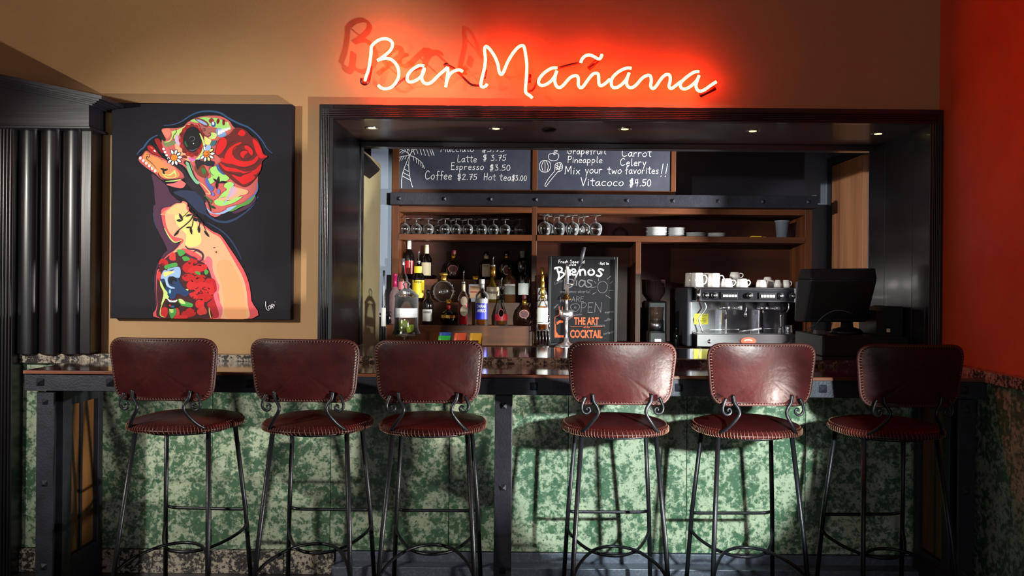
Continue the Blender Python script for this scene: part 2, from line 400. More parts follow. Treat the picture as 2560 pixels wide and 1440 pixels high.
# downlights
DL = [(930,320,'leftmost, by the cream partition'),(1240,322,'second, above the coffee prices'),(1562,323,'third of five, above the juice board'),(1882,328,'fourth from the left, over the espresso machine'),(2195,335,'nearest the right jamb')]
for i, (px, py, where) in enumerate(DL):
    v0 = (py-CY) - (px-CX)*TH; D = -0.719*F/v0; p = W(px, py, D); c = (p.x, D, 2.02)
    t = thing('downlight', c, 'small recessed downlight in the dark soffit, '+where, 'downlight', 'soffit downlights')
    MB().lathe([(0.018,-0.001),(0.028,-0.003),(0.033,-0.0025),(0.034,0.0)], c, 28).build('trim_ring', M['chrome'], t)
    lens = mat('downlight_lens_%d' % i, (1,1,1,1), 0.5, emis=(1.0,0.86,0.30,1), es=2.4) if i == 0 else lens
    MB().lathe([(0.0,-0.002),(0.017,-0.002),(0.018,0.0)], c, 24).build('lens', lens, t)
v0 = (325-CY) - (1372-CX)*TH; D = -0.719*F/v0; c = (WX(1372, D, 325), D, 2.02)
t = thing('smoke_detector', c, 'flat dark round detector on the soffit between downlights', 'detector')
MB().lathe([(0.0,-0.014),(0.022,-0.012),(0.034,-0.004),(0.036,0)], c, 28).build('cover', M['black_plastic'], t)

# ------------------------------------------------------------------ pedimented black surround at the left
base = W(110, 900, 3.52); base = (base.x, 3.52, 0.0)
sd = thing('column_surround', base, 'black wooden surround with fluted column and sloping pediment', 'surround')
def sl(px): return 185 + 0.213*px
def band(x0, x1, a, b, D): 
    return [tuple((W(x, sl(x)+o, D).x, W(x, sl(x)+o, D).z)) for x, o in ((x0,b),(x1,b),(x1,a),(x0,a))]
fx0, fx1 = -400, 222
fr = [(x_, z_) for x_, z_ in [(W(fx0,318,3.46).x, W(fx0,318,3.46).z), (W(fx1,318,3.46).x, W(fx1,318,3.46).z), (W(fx1,sl(fx1)+28,3.46).x, W(fx1,sl(fx1)+28,3.46).z), (W(fx0,sl(fx0)+28,3.46).x, W(fx0,sl(fx0)+28,3.46).z)]]
MB().prism(fr, 3.46, 3.598).build('frieze', M['black_wood_h'], sd, bevel=0.002)
MB().box(W(fx0,318,3.45).x,3.448,W(0,318,3.45).z-0.004,W(226,318,3.45).x,3.598,W(0,311,3.45).z-0.004).build('bead', M['black_wood_h'], sd, bevel=0.003)
cn = MB().prism(band(-400,254,0,9,3.37), 3.37, 3.5985).build('cornice', M['black_wood_h'], sd, bevel=0.002)
for x1, a, b, D in ((247,9,15,3.39),(241,15,20,3.41),(236,20,24,3.43),(231,24,30,3.445)):
    MB().prism(band(-400,x1,a,b,D), D, 3.5985).build('moulding', M['black_wood_h'], cn, bevel=0.003)
zt = W(100,318,3.5).z
MB().box(WX(28,3.53),3.53,0.967,WX(222,3.53),3.598,zt).build('backing_board', M['black_wood'], sd)
for c_ in (57, 114, 170):
    cx_ = WX(c_, 3.49); r = 0.0485
    MB().prism([(cx_-r*math.cos(PI*j/20), 3.535-r*0.85*math.sin(PI*j/20)) for j in range(21)], 0.967, zt, plane='xy', smooth=True).build('flute', M['black_wood'], sd)
MB().box(WX(198,3.5),3.505,0.967,WX(225,3.5),3.598,zt).build('stile', M['black_wood'], sd, bevel=0.004)
xl, xr = WX(-60,3.46), WX(26,3.46)
MB().box(xl,3.475,0,xr,3.598,zt).build('side_board', M['black_wood'], sd, bevel=0.003)
mb = MB(); reeds_v(mb, xl, xr-0.004, 3.475, 0.0, zt, 10); mb.build('reeding', M['black_wood'], sd)

st(MB().box(-3.1,3.52,0.0,xl-0.002,3.552,zt-0.002).build('door_2', M['black_wood']))
# ------------------------------------------------------------------ service counter in the opening
sc = thing('service_counter', (0.45, 3.8, 0.925), 'polished granite counter running through the wall opening', 'counter')
MB().box(JL+0.001,3.545,0.926,JR-0.001,4.10,0.966).build('slab', M['counter_top'], sc, bevel=0.003)
MB().box(JL-0.03,3.525,0.926,JR+0.025,3.5445,0.9655).build('granite_edge', M['granite_red'], sc, bevel=0.003)
MB().box(JL+0.001,3.76,0.0,JR-0.001,3.80,0.925).build('front_panel', M['walnut_dark'], sc)

# ------------------------------------------------------------------ bar
bx0, bx1 = -1.968, 1.800
bar = thing('bar_table', (0, 3.3, 0), 'long polished wooden bar on bolted black iron posts', 'bar')
tp = MB().box(bx0+0.006,3.122,0.926,bx1,3.5235,0.939).build('table_top', M['bar_top'], bar, bevel=0.002)
MB().box(bx0+0.004,3.118,0.9255,bx1,3.1215,0.9375).box(bx0+0.002,3.118,0.9255,bx0+0.0055,3.5235,0.9375).build('edge_strip', M['bar_edge'], tp, bevel=0.001)
bm_ = MB().box(bx0,3.13,0.857,bx1,3.142,0.9252).box(bx0,3.142,0.857,bx0+0.012,3.5235,0.9252).box(bx0+0.012,3.142,0.913,bx1,3.19,0.9252).build('apron_beam', M['iron'], bar, bevel=0.002)
def bolt(p, parent, s=0.016, axis='y', name='bolt'):
    mb = MB(); x, y, z = p; k = s; h = s*0.9
    if axis == 'y':
        vs = [(x-k,y,z-k*0.8),(x-k*0.8,y,z-k),(x+k*0.8,y,z-k),(x+k,y,z-k*0.8),(x+k,y,z+k*0.8),(x+k*0.8,y,z+k),(x-k*0.8,y,z+k),(x-k,y,z+k*0.8),(x,y-h,z)]
    else:
        vs = [(x,y-k,z-k*0.8),(x,y-k*0.8,z-k),(x,y+k*0.8,z-k),(x,y+k,z-k*0.8),(x,y+k,z+k*0.8),(x,y+k*0.8,z+k),(x,y-k*0.8,z+k),(x,y-k,z+k*0.8),(x+h*axis_s,y,z)]
    mb.add(vs, [(i, (i+1) % 8, 8) for i in range(8)] + [tuple(range(7,-1,-1))])
    return mb.build(name, M['iron'], parent)
axis_s = 1
for px in (101, 275, 623, 974, 1335, 1697, 2057, 2412):
    bolt((WX(px,3.13,960), 3.13, 0.892), bm_)
for (x0, x1) in ((-1.930,-1.862),(-0.126,-0.058),(1.700,1.766)):
    ps = MB().box(x0,3.148,0,x1,3.160,0.852).box((x0+x1)/2-0.006,3.160,0,(x0+x1)/2+0.006,3.215,0.852).box(x0,3.215,0,x1,3.227,0.852).build('post', M['iron'], bar, bevel=0.0015)
    for z in (0.812, 0.49, 0.162): bolt(((x0+x1)/2, 3.148, z), ps, 0.0125)
# end panels
def end_panel(xf, s, lab):
    # xf: face towards the stools; s=+1 panel lies to the left of xf
    a, b = (xf-0.05, xf) if s > 0 else (xf, xf+0.05)
    ep = MB().box(a,3.229,0,b,3.285,0.85).box(a,3.485,0,b,3.524,0.85).box(a,3.285,0.78,b,3.485,0.85).box(a,3.285,0,b,3.485,0.16).build('end_frame', M['iron'], bar, bevel=0.002)
    m0, m1 = (xf-0.035, xf-0.02) if s > 0 else (xf+0.02, xf+0.035)
    MB().box(m0,3.286,0.161,m1,3.37,0.779).build('wood_panel', M['bay_wood'], ep)
    MB().box(m0,3.386,0.161,m1,3.484,0.779).build('wood_panel', M['bay_wood'], ep)
    MB().box(m0,3.3705,0.161,m1+0.008*s,3.3855,0.779).build('middle_strip', M['iron'], ep)  # dark upright strip between the two wood panels
end_panel(-1.866, 1, ''); end_panel(1.706, -1, '')

# ------------------------------------------------------------------ back shelving
DS = 5.15; DB = 5.45
zr = WZ(590, DS)
def z_(py): return WZ(py, DS, 1320)       # heights on the shelf front, measured level with the middle
x0, xa, xb_, xm0, xm1, x1 = WX(979,DS,600), WX(1000,DS,600), WX(1329,DS,600), WX(1329,DS,600), WX(1342,DS,600), WX(2030,DS,600)
sh = thing('back_shelving', ((x0+x1)/2, 5.3, 0.905), 'walnut back-bar shelving unit with two bays under an iron beam', 'shelving')
ztop = 2.60
MB().box(x0,DS,0.9055,x0+0.045,DB,ztop).build('upright', M['walnut_v'], sh, bevel=0.002)
MB().box(xm0,DS,0.9055,xm1,DB,ztop).build('upright', M['walnut_v'], sh, bevel=0.002)
MB().box(x1-0.045,DS,0.9055,x1,DB,z_(515)).build('upright', M['walnut_v'], sh, bevel=0.002)
MB().box(x0,DB,0.9055,x1,5.47,z_(515)).build('back_panel', M['walnut_dark'], sh)
MB().box(x0+0.0455,DS,z_(532),xm0-0.0005,DB-0.001,z_(518)).build('top_rail', M['walnut'], sh, bevel=0.001)
MB().box(xm1+0.0005,DS,z_(532),x1-0.0455,DB-0.001,z_(518)).build('top_rail', M['walnut'], sh, bevel=0.001)
zs1, zs0 = z_(587.5), z_(602)
MB().box(x0+0.0455,DS-0.004,zs0,xm0-0.0005,DB-0.001,zs1).build('shelf', M['walnut'], sh, bevel=0.001)
MB().box(xm1+0.0005,DS-0.004,zs0,x1-0.0455,DB-0.001,zs1).build('shelf', M['walnut'], sh, bevel=0.001)
xd = WX(1590,DS,620)
MB().box(xd,DS+0.01,0.9055,xd+0.033,DB-0.001,zs0-0.001).build('divider', M['walnut_v'], sh, bevel=0.001)
# board frames above the beam
xf = [x0, WX(1329,DS,430), WX(1678,DS,430)]
zb = WZ(475, DS, 1320)
MB().box(x0+0.046,DS,WZ(486,DS),xm0-0.001,DB,zb).build('frame_rail', M['walnut'], sh)
MB().box(xm1+0.001,DS,WZ(486,DS),WX(1678,DS,430)-0.001,DB,zb).build('frame_rail', M['walnut'], sh)
MB().box(WX(1678,DS,430),DS,WZ(486,DS),WX(1690,DS,430),DB,ztop).build('upright', M['walnut_v'], sh, bevel=0.002)
MB().box(WX(1691,DS,430),5.3,WZ(486,DS),x1,5.47,ztop).build('dark_panel', mat('dark_panel_paint', sr(34,34,46), 0.6), sh)
# iron beam across the shelving
zbm0, zbm1 = WZ(514,5.07,1320), WZ(484,5.07,1320)
ib = thing('iron_beam', (0.4, 5.1, zbm0), 'black iron beam with rivets across the back shelving', 'beam')
ibm = MB().box(WX(975,5.07,500),5.07,zbm0,WX(2045,5.07,500),5.085,zbm1).box(WX(975,5.07,500),5.085,zbm1-0.012,WX(2045,5.07,500),5.149,zbm1).box(WX(975,5.07,500),5.085,zbm0,WX(2045,5.07,500),5.149,zbm0+0.012).build('plate', M['iron'], ib, bevel=0.002)
for px in (997,1110,1226,1339,1453,1567,1682,1795,1908,2022):
    bolt((WX(px,5.07,500),5.07,(zbm0+zbm1)/2), ibm, 0.0125, name='rivet')
MB().box(WX(2030,5.1,490),5.09,zbm1,WX(2040,5.1,490),5.11,zbm1+0.01).build('screw_plate', M['silver'], ib)
# chalkboards
def board(px0, px1, lab):
    a, b = WX(px0,5.19,430), WX(px1,5.19,430); z0 = WZ(475.5,DS,1320)
    return tag(MB().box(a,5.156,z0+0.0005,b,5.17,ztop-0.05).build('chalkboard', M['slate']), lab, 'chalkboard')
cb1 = board(988, 1329.5, 'long chalkboard with palm tree and coffee prices')
cb2 = board(1341.5, 1678, 'chalkboard with fruit drawings and juice list, beside the coffee prices')
# ------------------------------------------------------------------ chalk lettering
GS = {
'a':(10,"8,8 5,10 1,6 2,1 5,0 8,8;8,10 8,2 10,0"),'b':(9,"1,19 1,0;1,6 5,10 8,6 6,0 1,1"),'c':(9,"8,9 4,10 1,5 3,0 8,1"),
'd':(10,"8,8 4,10 1,5 3,0 8,5;8,19 8,0"),'e':(9,"1,5 8,6 6,10 2,8 1,3 4,0 8,1"),'f':(8,"8,18 5,19 4,14 4,-2;1,9 7,10"),
'g':(10,"8,8 4,10 1,6 3,1 8,5;8,10 8,-5 4,-8 1,-5"),'h':(9,"1,19 1,0;1,5 5,10 8,7 8,0"),'i':(4,"2,10 2,0;2,14 2,15"),
'j':(5,"3,10 3,-5 0,-8;3,14 3,15"),'k':(9,"1,19 1,0;8,10 1,5;1,5 8,0"),'l':(5,"2,19 2,1 4,0"),'m':(14,"1,10 1,0;1,7 4,10 6,7 6,0;6,7 9,10 12,7 12,0"),
'n':(9,"1,10 1,0;1,6 5,10 8,7 8,0"),'o':(10,"5,10 1,6 2,1 6,0 9,5 7,10 5,10"),'p':(10,"1,10 1,-8;1,8 5,10 8,6 5,0 1,2"),
'q':(10,"8,9 4,10 1,6 3,1 8,4;8,10 8,-8"),'r':(8,"1,10 1,0;1,6 4,10 7,9"),'s':(8,"7,9 4,10 2,7 6,4 5,0 1,1"),
't':(8,"4,17 4,2 7,0;0,12 8,12"),'u':(9,"1,10 1,3 4,0 8,4;8,10 8,0"),'v':(9,"1,10 4,0;4,0 8,10"),'w':(12,"1,10 3,0 6,8 9,0 11,10"),
'x':(9,"1,10 8,0;8,10 1,0"),'y':(9,"1,10 4,2;8,10 3,-8"),'z':(9,"1,10 8,10;8,10 1,0;1,0 8,0"),
'C':(12,"10,17 6,20 1,13 2,3 6,0 11,3"),'H':(11,"1,20 1,0;9,20 9,0;1,10 9,10"),'L':(9,"2,20 1,8 2,0 8,1"),
'M':(15,"1,0 2,20;2,20 7,6;7,6 12,20;12,20 13,0"),'G':(13,"10,16 6,20 1,12 3,1 9,2 10,9;6,9 12,9"),
'P':(10,"1,0 1,20;1,19 7,20 9,15 6,10 1,10"),'E':(10,"9,20 1,20;1,20 1,0;1,0 9,0;1,11 7,11"),'V':(12,"1,20 6,0;6,0 11,20"),
'B':(12,"2,0 2,20;0,19 6,20 9,16 3,11;3,11 9,9 9,3 5,0 1,1"),'D':(12,"2,0 2,20;1,20 8,17 10,9 7,2 1,0"),'A':(12,"1,0 6,20;6,20 11,0;3,8 9,8"),
'R':(11,"1,0 1,20;1,20 8,19 8,12 1,10;4,10 10,0"),'O':(14,"7,20 2,15 2,5 7,0 12,5 12,15 7,20"),'N':(13,"1,0 1,20;1,20 11,0;11,0 11,20"),
'W':(16,"1,20 4,0;4,0 8,16;8,16 12,0;12,0 15,20"),'I':(5,"2,20 2,0"),'F':(10,"1,0 1,20;1,20 9,20;1,11 7,11"),'S':(11,"9,17 6,20 2,16 7,9 8,3 4,0 1,3"),
'T':(11,"5,20 5,0;0,20 11,20"),'J':(9,"7,20 7,3 4,0 1,3"),
'0':(11,"5,18 1,12 2,2 6,0 9,6 8,15 5,18"),'2':(10,"1,14 5,18 8,14 1,0;1,0 9,0"),'3':(10,"1,17 7,18 3,11;3,11 8,8 7,1 1,1"),
'4':(10,"3,18 1,8;1,8 8,9;7,18 6,0"),'5':(10,"9,18 2,17;2,17 2,10 7,10 8,3 3,0 0,2"),'7':(10,"1,17 9,18;9,18 4,0;3,9 8,9"),
'$':(12,"9,15 3,16 3,11 9,9 8,3 2,3;5,20 4,-3;8,20 7,-3"),'.':(5,"2,0 3,1"),'!':(6,"4,24 2,6;1,0 2,1"),' ':(6,""),"'":(4,"2,19 1,14"),',':(4,"2,1 1,-3"),
'~':(10,"0,8 3,11 6,8 9,11")}
def ribbon(mb, pts, w):
    """flat stroke in the xz plane, pts are world points"""
    P = [Vector(p) for p in pts]; n = len(P)
    if n < 2: return
    L = []; 
    for i in range(n):
        t = P[min(i+1, n-1)] - P[max(i-1, 0)]
        if t.length < 1e-9: t = Vector((1,0,0))
        t.normalize(); nr = Vector((-t.z, 0, t.x))*w/2
        if i == 0: P0 = P[0]-t*w*0.4; L += [P0+nr, P0-nr]
        elif i == n-1: P0 = P[i]+t*w*0.4; L += [P0+nr, P0-nr]
        else: L += [P[i]+nr, P[i]-nr]
    mb.add(L, [(2*i, 2*i+1, 2*i+3, 2*i+2) for i in range(n-1)])
LIFT = 0
def strokes(mb, polys, wpx, D, smooth=True, k=4):
    """polys in photograph pixels, laid on the plane at depth D"""
    global LIFT
    for P in polys:
        q = catmull(P, k) if smooth and len(P) > 2 else P
        LIFT = (LIFT+1) % 12
        ribbon(mb, [W(a, b, D - LIFT*0.00004) for a, b in q], wpx*D/F)
def chalk(mb, text, px0, px1, base, xh, D, wpx=1.5, rise=0.0, slant=0.06):
    tot = sum(GS[c][0]+1.5 for c in text); sx = (px1-px0)/tot; x = 0.0
    for c in text:
        adv, s = GS[c]; u = xh/10.0; jy = random.uniform(-0.04, 0.04)*xh
        for st_ in s.split(';'):
            if not st_: continue
            P = []
            for q in st_.split():
                a, b = q.split(','); a = float(a); b = float(b)
                P.append((px0 + (x+a)*sx + b*u*slant*4*0.25, base + jy - b*u - (x+a)*sx*rise))
            strokes(mb, [P], wpx, D)
        x += adv+1.5

# board 1
c1 = lambda pts: [[(940+a*0.3125, 340+b*0.3125) for a, b in P] for P in pts]
mb = MB(); D1 = 5.1548
chalk(mb, 'Macciato', 1101, 1186, 380, 9.6, D1, 1.5, 0.01); chalk(mb, '$3.75', 1203, 1263, 380, 7.4, D1, 1.5)
chalk(mb, 'Latte', 1143, 1193, 405, 9, D1, 1.5); chalk(mb, '$ 3.75', 1206, 1267, 401, 7.6, D1, 1.5)
chalk(mb, 'Espresso', 1127, 1211, 424, 8.6, D1, 1.5); chalk(mb, '$3.50', 1223, 1278, 426, 7.6, D1, 1.5)
chalk(mb, 'Coffee', 1062, 1131, 448, 10.5, D1, 1.7); chalk(mb, '$2.75', 1142, 1194, 449, 7.6, D1, 1.6)
chalk(mb, 'Hot', 1209, 1240, 450, 8.5, D1, 1.5); chalk(mb, 'tea', 1248, 1280, 451, 9, D1, 1.5); chalk(mb, '$3.00', 1279, 1318, 451, 6.8, D1, 1.5)
tag(mb.build('chalk_writing', M['chalk'], cb1), kind='stuff')
mb = MB()
palm = [[(205,415),(205,350),(215,290),(240,220),(265,160)],[(292,408),(275,350),(265,290),(262,220),(268,160)],
 [(245,225),(262,240)],[(222,262),(262,285)],[(214,292),(266,318)],[(208,318),(270,352)],
 [(268,158),(300,165),(340,190),(370,220),(388,262)],[(268,155),(230,160),(200,165),(172,175)],[(268,150),(240,125),(205,110),(180,95)],
 [(270,150),(300,115),(350,95),(400,90),(440,98),(465,155)],[(262,150),(250,110),(240,70)],[(275,150),(290,100),(300,60)],
 [(300,120),(310,150)],[(325,108),(335,140)],[(350,98),(365,150)],[(375,95),(395,155)],[(400,93),(425,160)],[(425,95),(448,155)],[(445,105),(462,150)],
 [(300,168),(300,195)],[(320,178),(325,215)],[(340,192),(340,225)],[(358,208),(360,240)],[(375,228),(372,252)],
 [(245,158),(230,185)],[(225,160),(205,195)],[(205,165),(185,205)],[(190,170),(178,190)],[(240,128),(228,100)],[(215,115),(190,135)],[(232,122),(205,140)],
 [(255,110),(235,90)],[(250,95),(268,120)],[(285,110),(315,100)]]
strokes(mb, c1(palm), 1.5, D1); mb.build('palm_drawing', M['chalk'], cb1)
mb = MB()
chalk(mb, 'Grapefruit', 1418, 1517, 385, 8.5, D1, 1.5); chalk(mb, 'Carrot', 1554, 1630, 391, 9.6, D1, 1.5)
chalk(mb, 'Pineapple', 1419, 1507, 407, 8.2, D1, 1.5); chalk(mb, 'Celery', 1550, 1617, 414, 9, D1, 1.6)
chalk(mb, 'Mix', 1411, 1452, 435, 10, D1, 1.7); chalk(mb, 'your', 1462, 1507, 433, 9.5, D1, 1.6)
chalk(mb, 'two', 1518, 1556, 434, 9.5, D1, 1.6); chalk(mb, 'favorites', 1562, 1648, 434, 9.3, D1, 1.6); chalk(mb, '!!', 1650, 1672, 441, 13, D1, 1.7)
chalk(mb, 'Vitacoco', 1450, 1561, 464, 10.2, D1, 1.8); chalk(mb, '$4.50', 1572, 1630, 465, 9.2, D1, 1.9)
tag(mb.build('chalk_writing', M['chalk'], cb2), kind='stuff')
mb = MB()
fruit = [[(1430,140),(1410,140),(1382,150),(1385,185),(1415,198),(1450,190),(1462,155),(1445,138),(1425,150),(1418,135)],[(1425,130),(1428,112),(1440,118)],[(1440,118),(1450,112),(1445,128),(1425,130)],
 [(1340,97),(1352,97)],[(1350,195),(1320,205),(1306,245),(1320,280),(1355,290),(1385,275),(1398,240),(1385,205),(1350,195)],
 [(1340,200),(1325,240),(1338,285)],[(1350,196),(1352,240),(1352,288)],[(1362,200),(1378,240),(1368,285)],
 [(1350,392),(1380,340),(1430,280)],[(1362,402),(1400,350),(1455,285)],[(1350,392),(1352,400),(1362,402)],
 [(1430,280),(1432,250),(1435,225),(1455,215),(1475,212),(1490,230),(1492,255),(1480,278),(1455,285)],
 [(1440,230),(1460,245),(1485,240)],[(1438,250),(1460,260),(1488,255)],[(1450,215),(1455,235),(1448,260),(1465,270)],[(1470,215),(1475,240),(1465,275)],[(1440,270),(1465,255),(1480,225)]]
strokes(mb, c1(fruit), 1.4, D1); mb.build('fruit_drawing', M['chalk'], cb2)

# ------------------------------------------------------------------ print with the built-in font
def textmesh(mb, s, size, place, bold=0.0, condense=1.0, depth=0.0, mi=0):
    """place(x, z) -> world point; text starts at x=0 on baseline z=0; returns width"""
    c = bpy.data.curves.new('t', 'FONT'); c.body = s; c.size = size; c.offset = bold; c.resolution_u = 2
    o = bpy.data.objects.new('t', c); COL.objects.link(o); dg = bpy.context.evaluated_depsgraph_get()
    me = o.evaluated_get(dg).to_mesh()
    vs = [tuple(v.co) for v in me.vertices]; fs = [tuple(p.vertices) for p in me.polygons]
    o.evaluated_get(dg).to_mesh_clear(); bpy.data.objects.remove(o); bpy.data.curves.remove(c)
    if not vs: return 0
    xmin = min(v[0] for v in vs); xmax = max(v[0] for v in vs); wd = (xmax-xmin)*condense
    mb.add([place((v[0]-xmin)*condense - 0*wd, v[1], wd) for v in vs], fs, mi); return wd
def fit_text(mb, s, px0, px1, base, hpx, D, bold=0.0):
    c = hpx*D/F; size = c/0.69
    tmp = MB(); wd = textmesh(tmp, s, size, lambda x, z, w: (x, 0, z), bold*size)
    tgt = (px1-px0)*D/F; p = W(px0, base, D)
    mb.add([(p.x+v[0]*tgt/wd, D, p.z+v[2]) for v in tmp.v], tmp.f)

# easel board behind the juicer
DE = 4.98
ex0, ex1 = WX(1370,DE,750), WX(1543,DE,750); ez1 = WZ(641,DE,1450); ez0 = 0.905
eb = tag(MB().box(ex0,DE,ez0,ex1,DE+0.02,ez1).build('easel_board', M['slate_dark'], bevel=0.001), 'black framed menu board with orange cocktail print behind the juicer', 'menu board')
fw = 0.020
for b_ in ((ex0,ez0,ex0+fw,ez1),(ex1-fw,ez0,ex1,ez1),(ex0+fw,ez1-fw,ex1-fw,ez1),(ex0+fw,ez0,ex1-fw,ez0+fw)):
    MB().box(b_[0],DE-0.014,b_[1],b_[2],DE-0.0005,b_[3]).build('frame_bar', M['black_plastic'], eb, bevel=0.003)
e = lambda pts: [[(1360+a*0.16, 630+b*0.16) for a, b in P] for P in pts]
D2 = DE-0.0015
mb = MB()
chalk(mb, 'Fresh Sqeezed', 1396, 1462, 658, 4.0, D2, 0.9); chalk(mb, 'juice', 1417, 1441, 664, 3.6, D2, 0.9); chalk(mb, 'Hot te', 1500, 1522, 662, 3.6, D2, 0.9)
mb.build('chalk_writing', M['chalk'], eb)
mb = MB()
buenos = [[(170,260),(200,245),(215,300),(235,370),(215,440)],[(175,250),(240,240),(280,260),(270,300),(225,315)],[(225,315),(290,320),(315,350),(280,390),(215,440)],
 [(340,290),(345,350),(375,360),(400,330)],[(400,280),(405,360)],[(430,315),(490,310),(480,275),(440,275),(430,320),(450,355),(500,350)],
 [(560,280),(565,360)],[(565,300),(600,275),(635,290),(645,355)],[(735,275),(695,300),(700,345),(740,360),(780,335),(775,290),(735,275)],
 [(925,285),(880,265),(850,285),(880,320),(900,350),(870,378),(820,365)]]
strokes(mb, e(buenos), 4.2, D2); mb.build('chalk_headline', M['chalk'], eb)
mb = MB()
dias = [[(320,420),(315,580)],[(330,430),(440,430),(470,480),(420,545),(320,570)],[(510,450),(505,520)],[(640,460),(580,440),(545,490),(560,535),(600,535),(640,480)],[(640,450),(645,520),(665,530)],
 [(755,450),(700,435),(680,465),(730,500),(740,530),(700,550),(665,545)]]
strokes(mb, e(dias), 3.0, D2)
sun = [[(910,460),(860,480),(838,545),(855,610),(905,640),(955,625),(985,570),(985,510),(955,470),(910,460)],[(985,425),(1050,370)],[(1035,490),(1075,452)],[(1025,598),(1080,600)],[(965,675),(1045,725)],[(755,662),(812,632)],[(738,560),(818,542)],[(782,455),(810,492)],[(850,412),(852,452)]]
strokes(mb, e(sun), 1.4, D2)
chalk(mb, 'inspiramos abierto!', 1400, 1476, 732, 3.6, D2, 0.8); chalk(mb, 'Latte', 1386, 1407, 712, 3.4, D2, 0.8, 0.4)
chalk(mb, 'WE', 1399, 1420, 755, 6, D2, 1.2); chalk(mb, 'ARE', 1428, 1461, 754, 6, D2, 1.3); chalk(mb, 'PEN', 1451, 1507, 781, 12, D2, 1.4)
strokes(mb, e([[(490,805),(430,825),(415,870),(450,920),(510,920),(555,870),(540,820),(490,805)],[(475,855),(478,880)],[(498,853),(500,880)]]), 1.4, D2)
chalk(mb, 'cappuc', 1384, 1396, 772, 3, D2, 0.7, 0.9); chalk(mb, 'expreso', 1512, 1539, 783, 3, D2, 0.8, 0.1); chalk(mb, 'coffee', 1511, 1529, 804, 3.2, D2, 0.8, 0.25)
chalk(mb, 'Macciato', 1484, 1513, 815, 3, D2, 0.8, -0.05); chalk(mb, 'cortadito', 1508, 1538, 837, 3, D2, 0.8, 0.2); chalk(mb, 'caliente', 1430, 1455, 790, 2.6, D2, 0.7, 0.1)
tag(mb.build('chalk_drawing', M['chalk_dim'], eb), kind='stuff')
mb = MB()
fit_text(mb, 'THE ART', 1435, 1497, 811, 17.5, D2, 0.03); fit_text(mb, 'COCKTAIL', 1425, 1506, 844, 19, D2, 0.03)
strokes(mb, [[(1426,817),(1456,817)],[(1476,817),(1506,817)]], 1.0, D2); fit_text(mb, 'of the', 1459, 1474, 820, 6, D2)
strokes(mb, e([[(235,850),(235,980),(180,1010),(170,1070),(170,1330)],[(290,855),(290,985),(330,1010)]]), 1.3, D2)
mb.prism([(W(1360+a*.16,630+b*.16,D2).x, W(1360+a*.16,630+b*.16,D2).z) for a, b in [(165,1120),(180,1120),(190,1240),(230,1300),(310,1300),(310,1335),(165,1335)]], D2-0.0004, D2)
mb.prism([(W(1360+a*.16,630+b*.16,D2).x, W(1360+a*.16,630+b*.16,D2).z) for a, b in [(195,1095),(250,1065),(300,1075),(300,1105),(240,1110),(200,1140)]], D2-0.0004, D2)
mb.build('printed_lettering', M['orange_print'], eb)

# ------------------------------------------------------------------ neon sign
DN = 3.52
neon_m = mat('lit_neon_gas', (1,0.3,0.15,1), 0.3, emis=(1.0, 0.045, 0.0155, 1), es=60.0)
M['blackout'] = mat('painted_out_glass', sr(70,10,10), 0.35)
nA = lambda P: [(860+a*0.19531, 40+b*0.19531) for a, b in P]
nB = lambda P: [(1320+a*0.19531, 100+b*0.19531) for a, b in P]
ns = thing('neon_sign', W(1350, 170, DN), 'glowing red neon handwriting sign reading Bar Mañana above the opening', 'neon sign')
tubes = [nA([(268,830),(285,770),(310,700),(330,600),(345,480),(350,400),(375,360),(440,310),(520,290),(590,310),(622,360),(600,430),(540,490),(470,545),(425,570)]),
 nA([(425,570),(470,552),(540,542),(610,560),(670,620),(700,700),(695,790),(650,870),(590,920),(520,932),(470,915),(438,885)]),
 nA([(1025,640),(960,635),(870,690),(815,760),(810,815),(840,845),(910,830),(980,780),(1020,720),(1030,665)]),
 nA([(1030,665),(1005,730),(995,800),(1020,850),(1070,868),(1130,840),(1210,760),(1290,690),(1325,655)]),
 nA([(1325,655),(1330,720),(1315,820),(1302,910)]), nA([(1302,905),(1320,820),(1360,740),(1420,700),(1480,690),(1520,712)]),
 nA([(1832,870),(1810,900),(1770,908),(1752,880),(1765,800),(1795,680),(1810,560),(1800,450),(1805,400),(1830,392),(1870,430),(1930,520),(1970,620),(1985,710),(2010,748),(2040,720),(2090,600),(2160,480),(2230,400),(2285,378),(2310,410),(2325,500),(2340,620),(2335,780),(2322,940),(2335,990),(2380,1020),(2410,1050)]),
 nB([(375,358),(300,362),(210,420),(150,490),(135,545),(165,580),(230,570),(300,520),(350,450),(368,395)]),
 nB([(368,395),(348,460),(345,540),(370,595),(410,608),(460,570),(530,490),(590,458),(635,465),(645,520),(645,580),(675,612),(710,590),(760,520),(820,445),(865,425),(900,440),(905,510),(910,565),(935,585),(985,560),(1050,500)]),
 nB([(1325,362),(1260,360),(1170,400),(1090,470),(1065,540),(1080,600),(1130,610),(1200,570),(1260,500),(1295,420)]),
 nB([(1295,420),(1270,490),(1262,560),(1285,600),(1330,610),(1390,570),(1460,490),(1520,455),(1565,458),(1578,520),(1570,590),(1600,622),(1640,590),(1710,490),(1770,442),(1815,455),(1820,520),(1805,590),(1830,622),(1870,600),(1960,530)]),
 nB([(2190,405),(2130,410),(2050,460),(1970,530),(1950,580),(1970,620),(2030,622),(2110,570),(2165,510),(2190,455)]),
 nB([(2190,455),(2165,520),(2150,590),(2170,640),(2210,655),(2270,630),(2340,580),(2410,535)]),
 nB([(675,290),(695,240),(740,200),(790,192),(840,210),(890,238),(925,235),(948,185)])]
for P in tubes:
    q = catmull(P, 3); q = [W(a, b, DN) for a, b in q]
    MB().tube(q, 0.0066, 8).build('neon_tube', neon_m, ns)
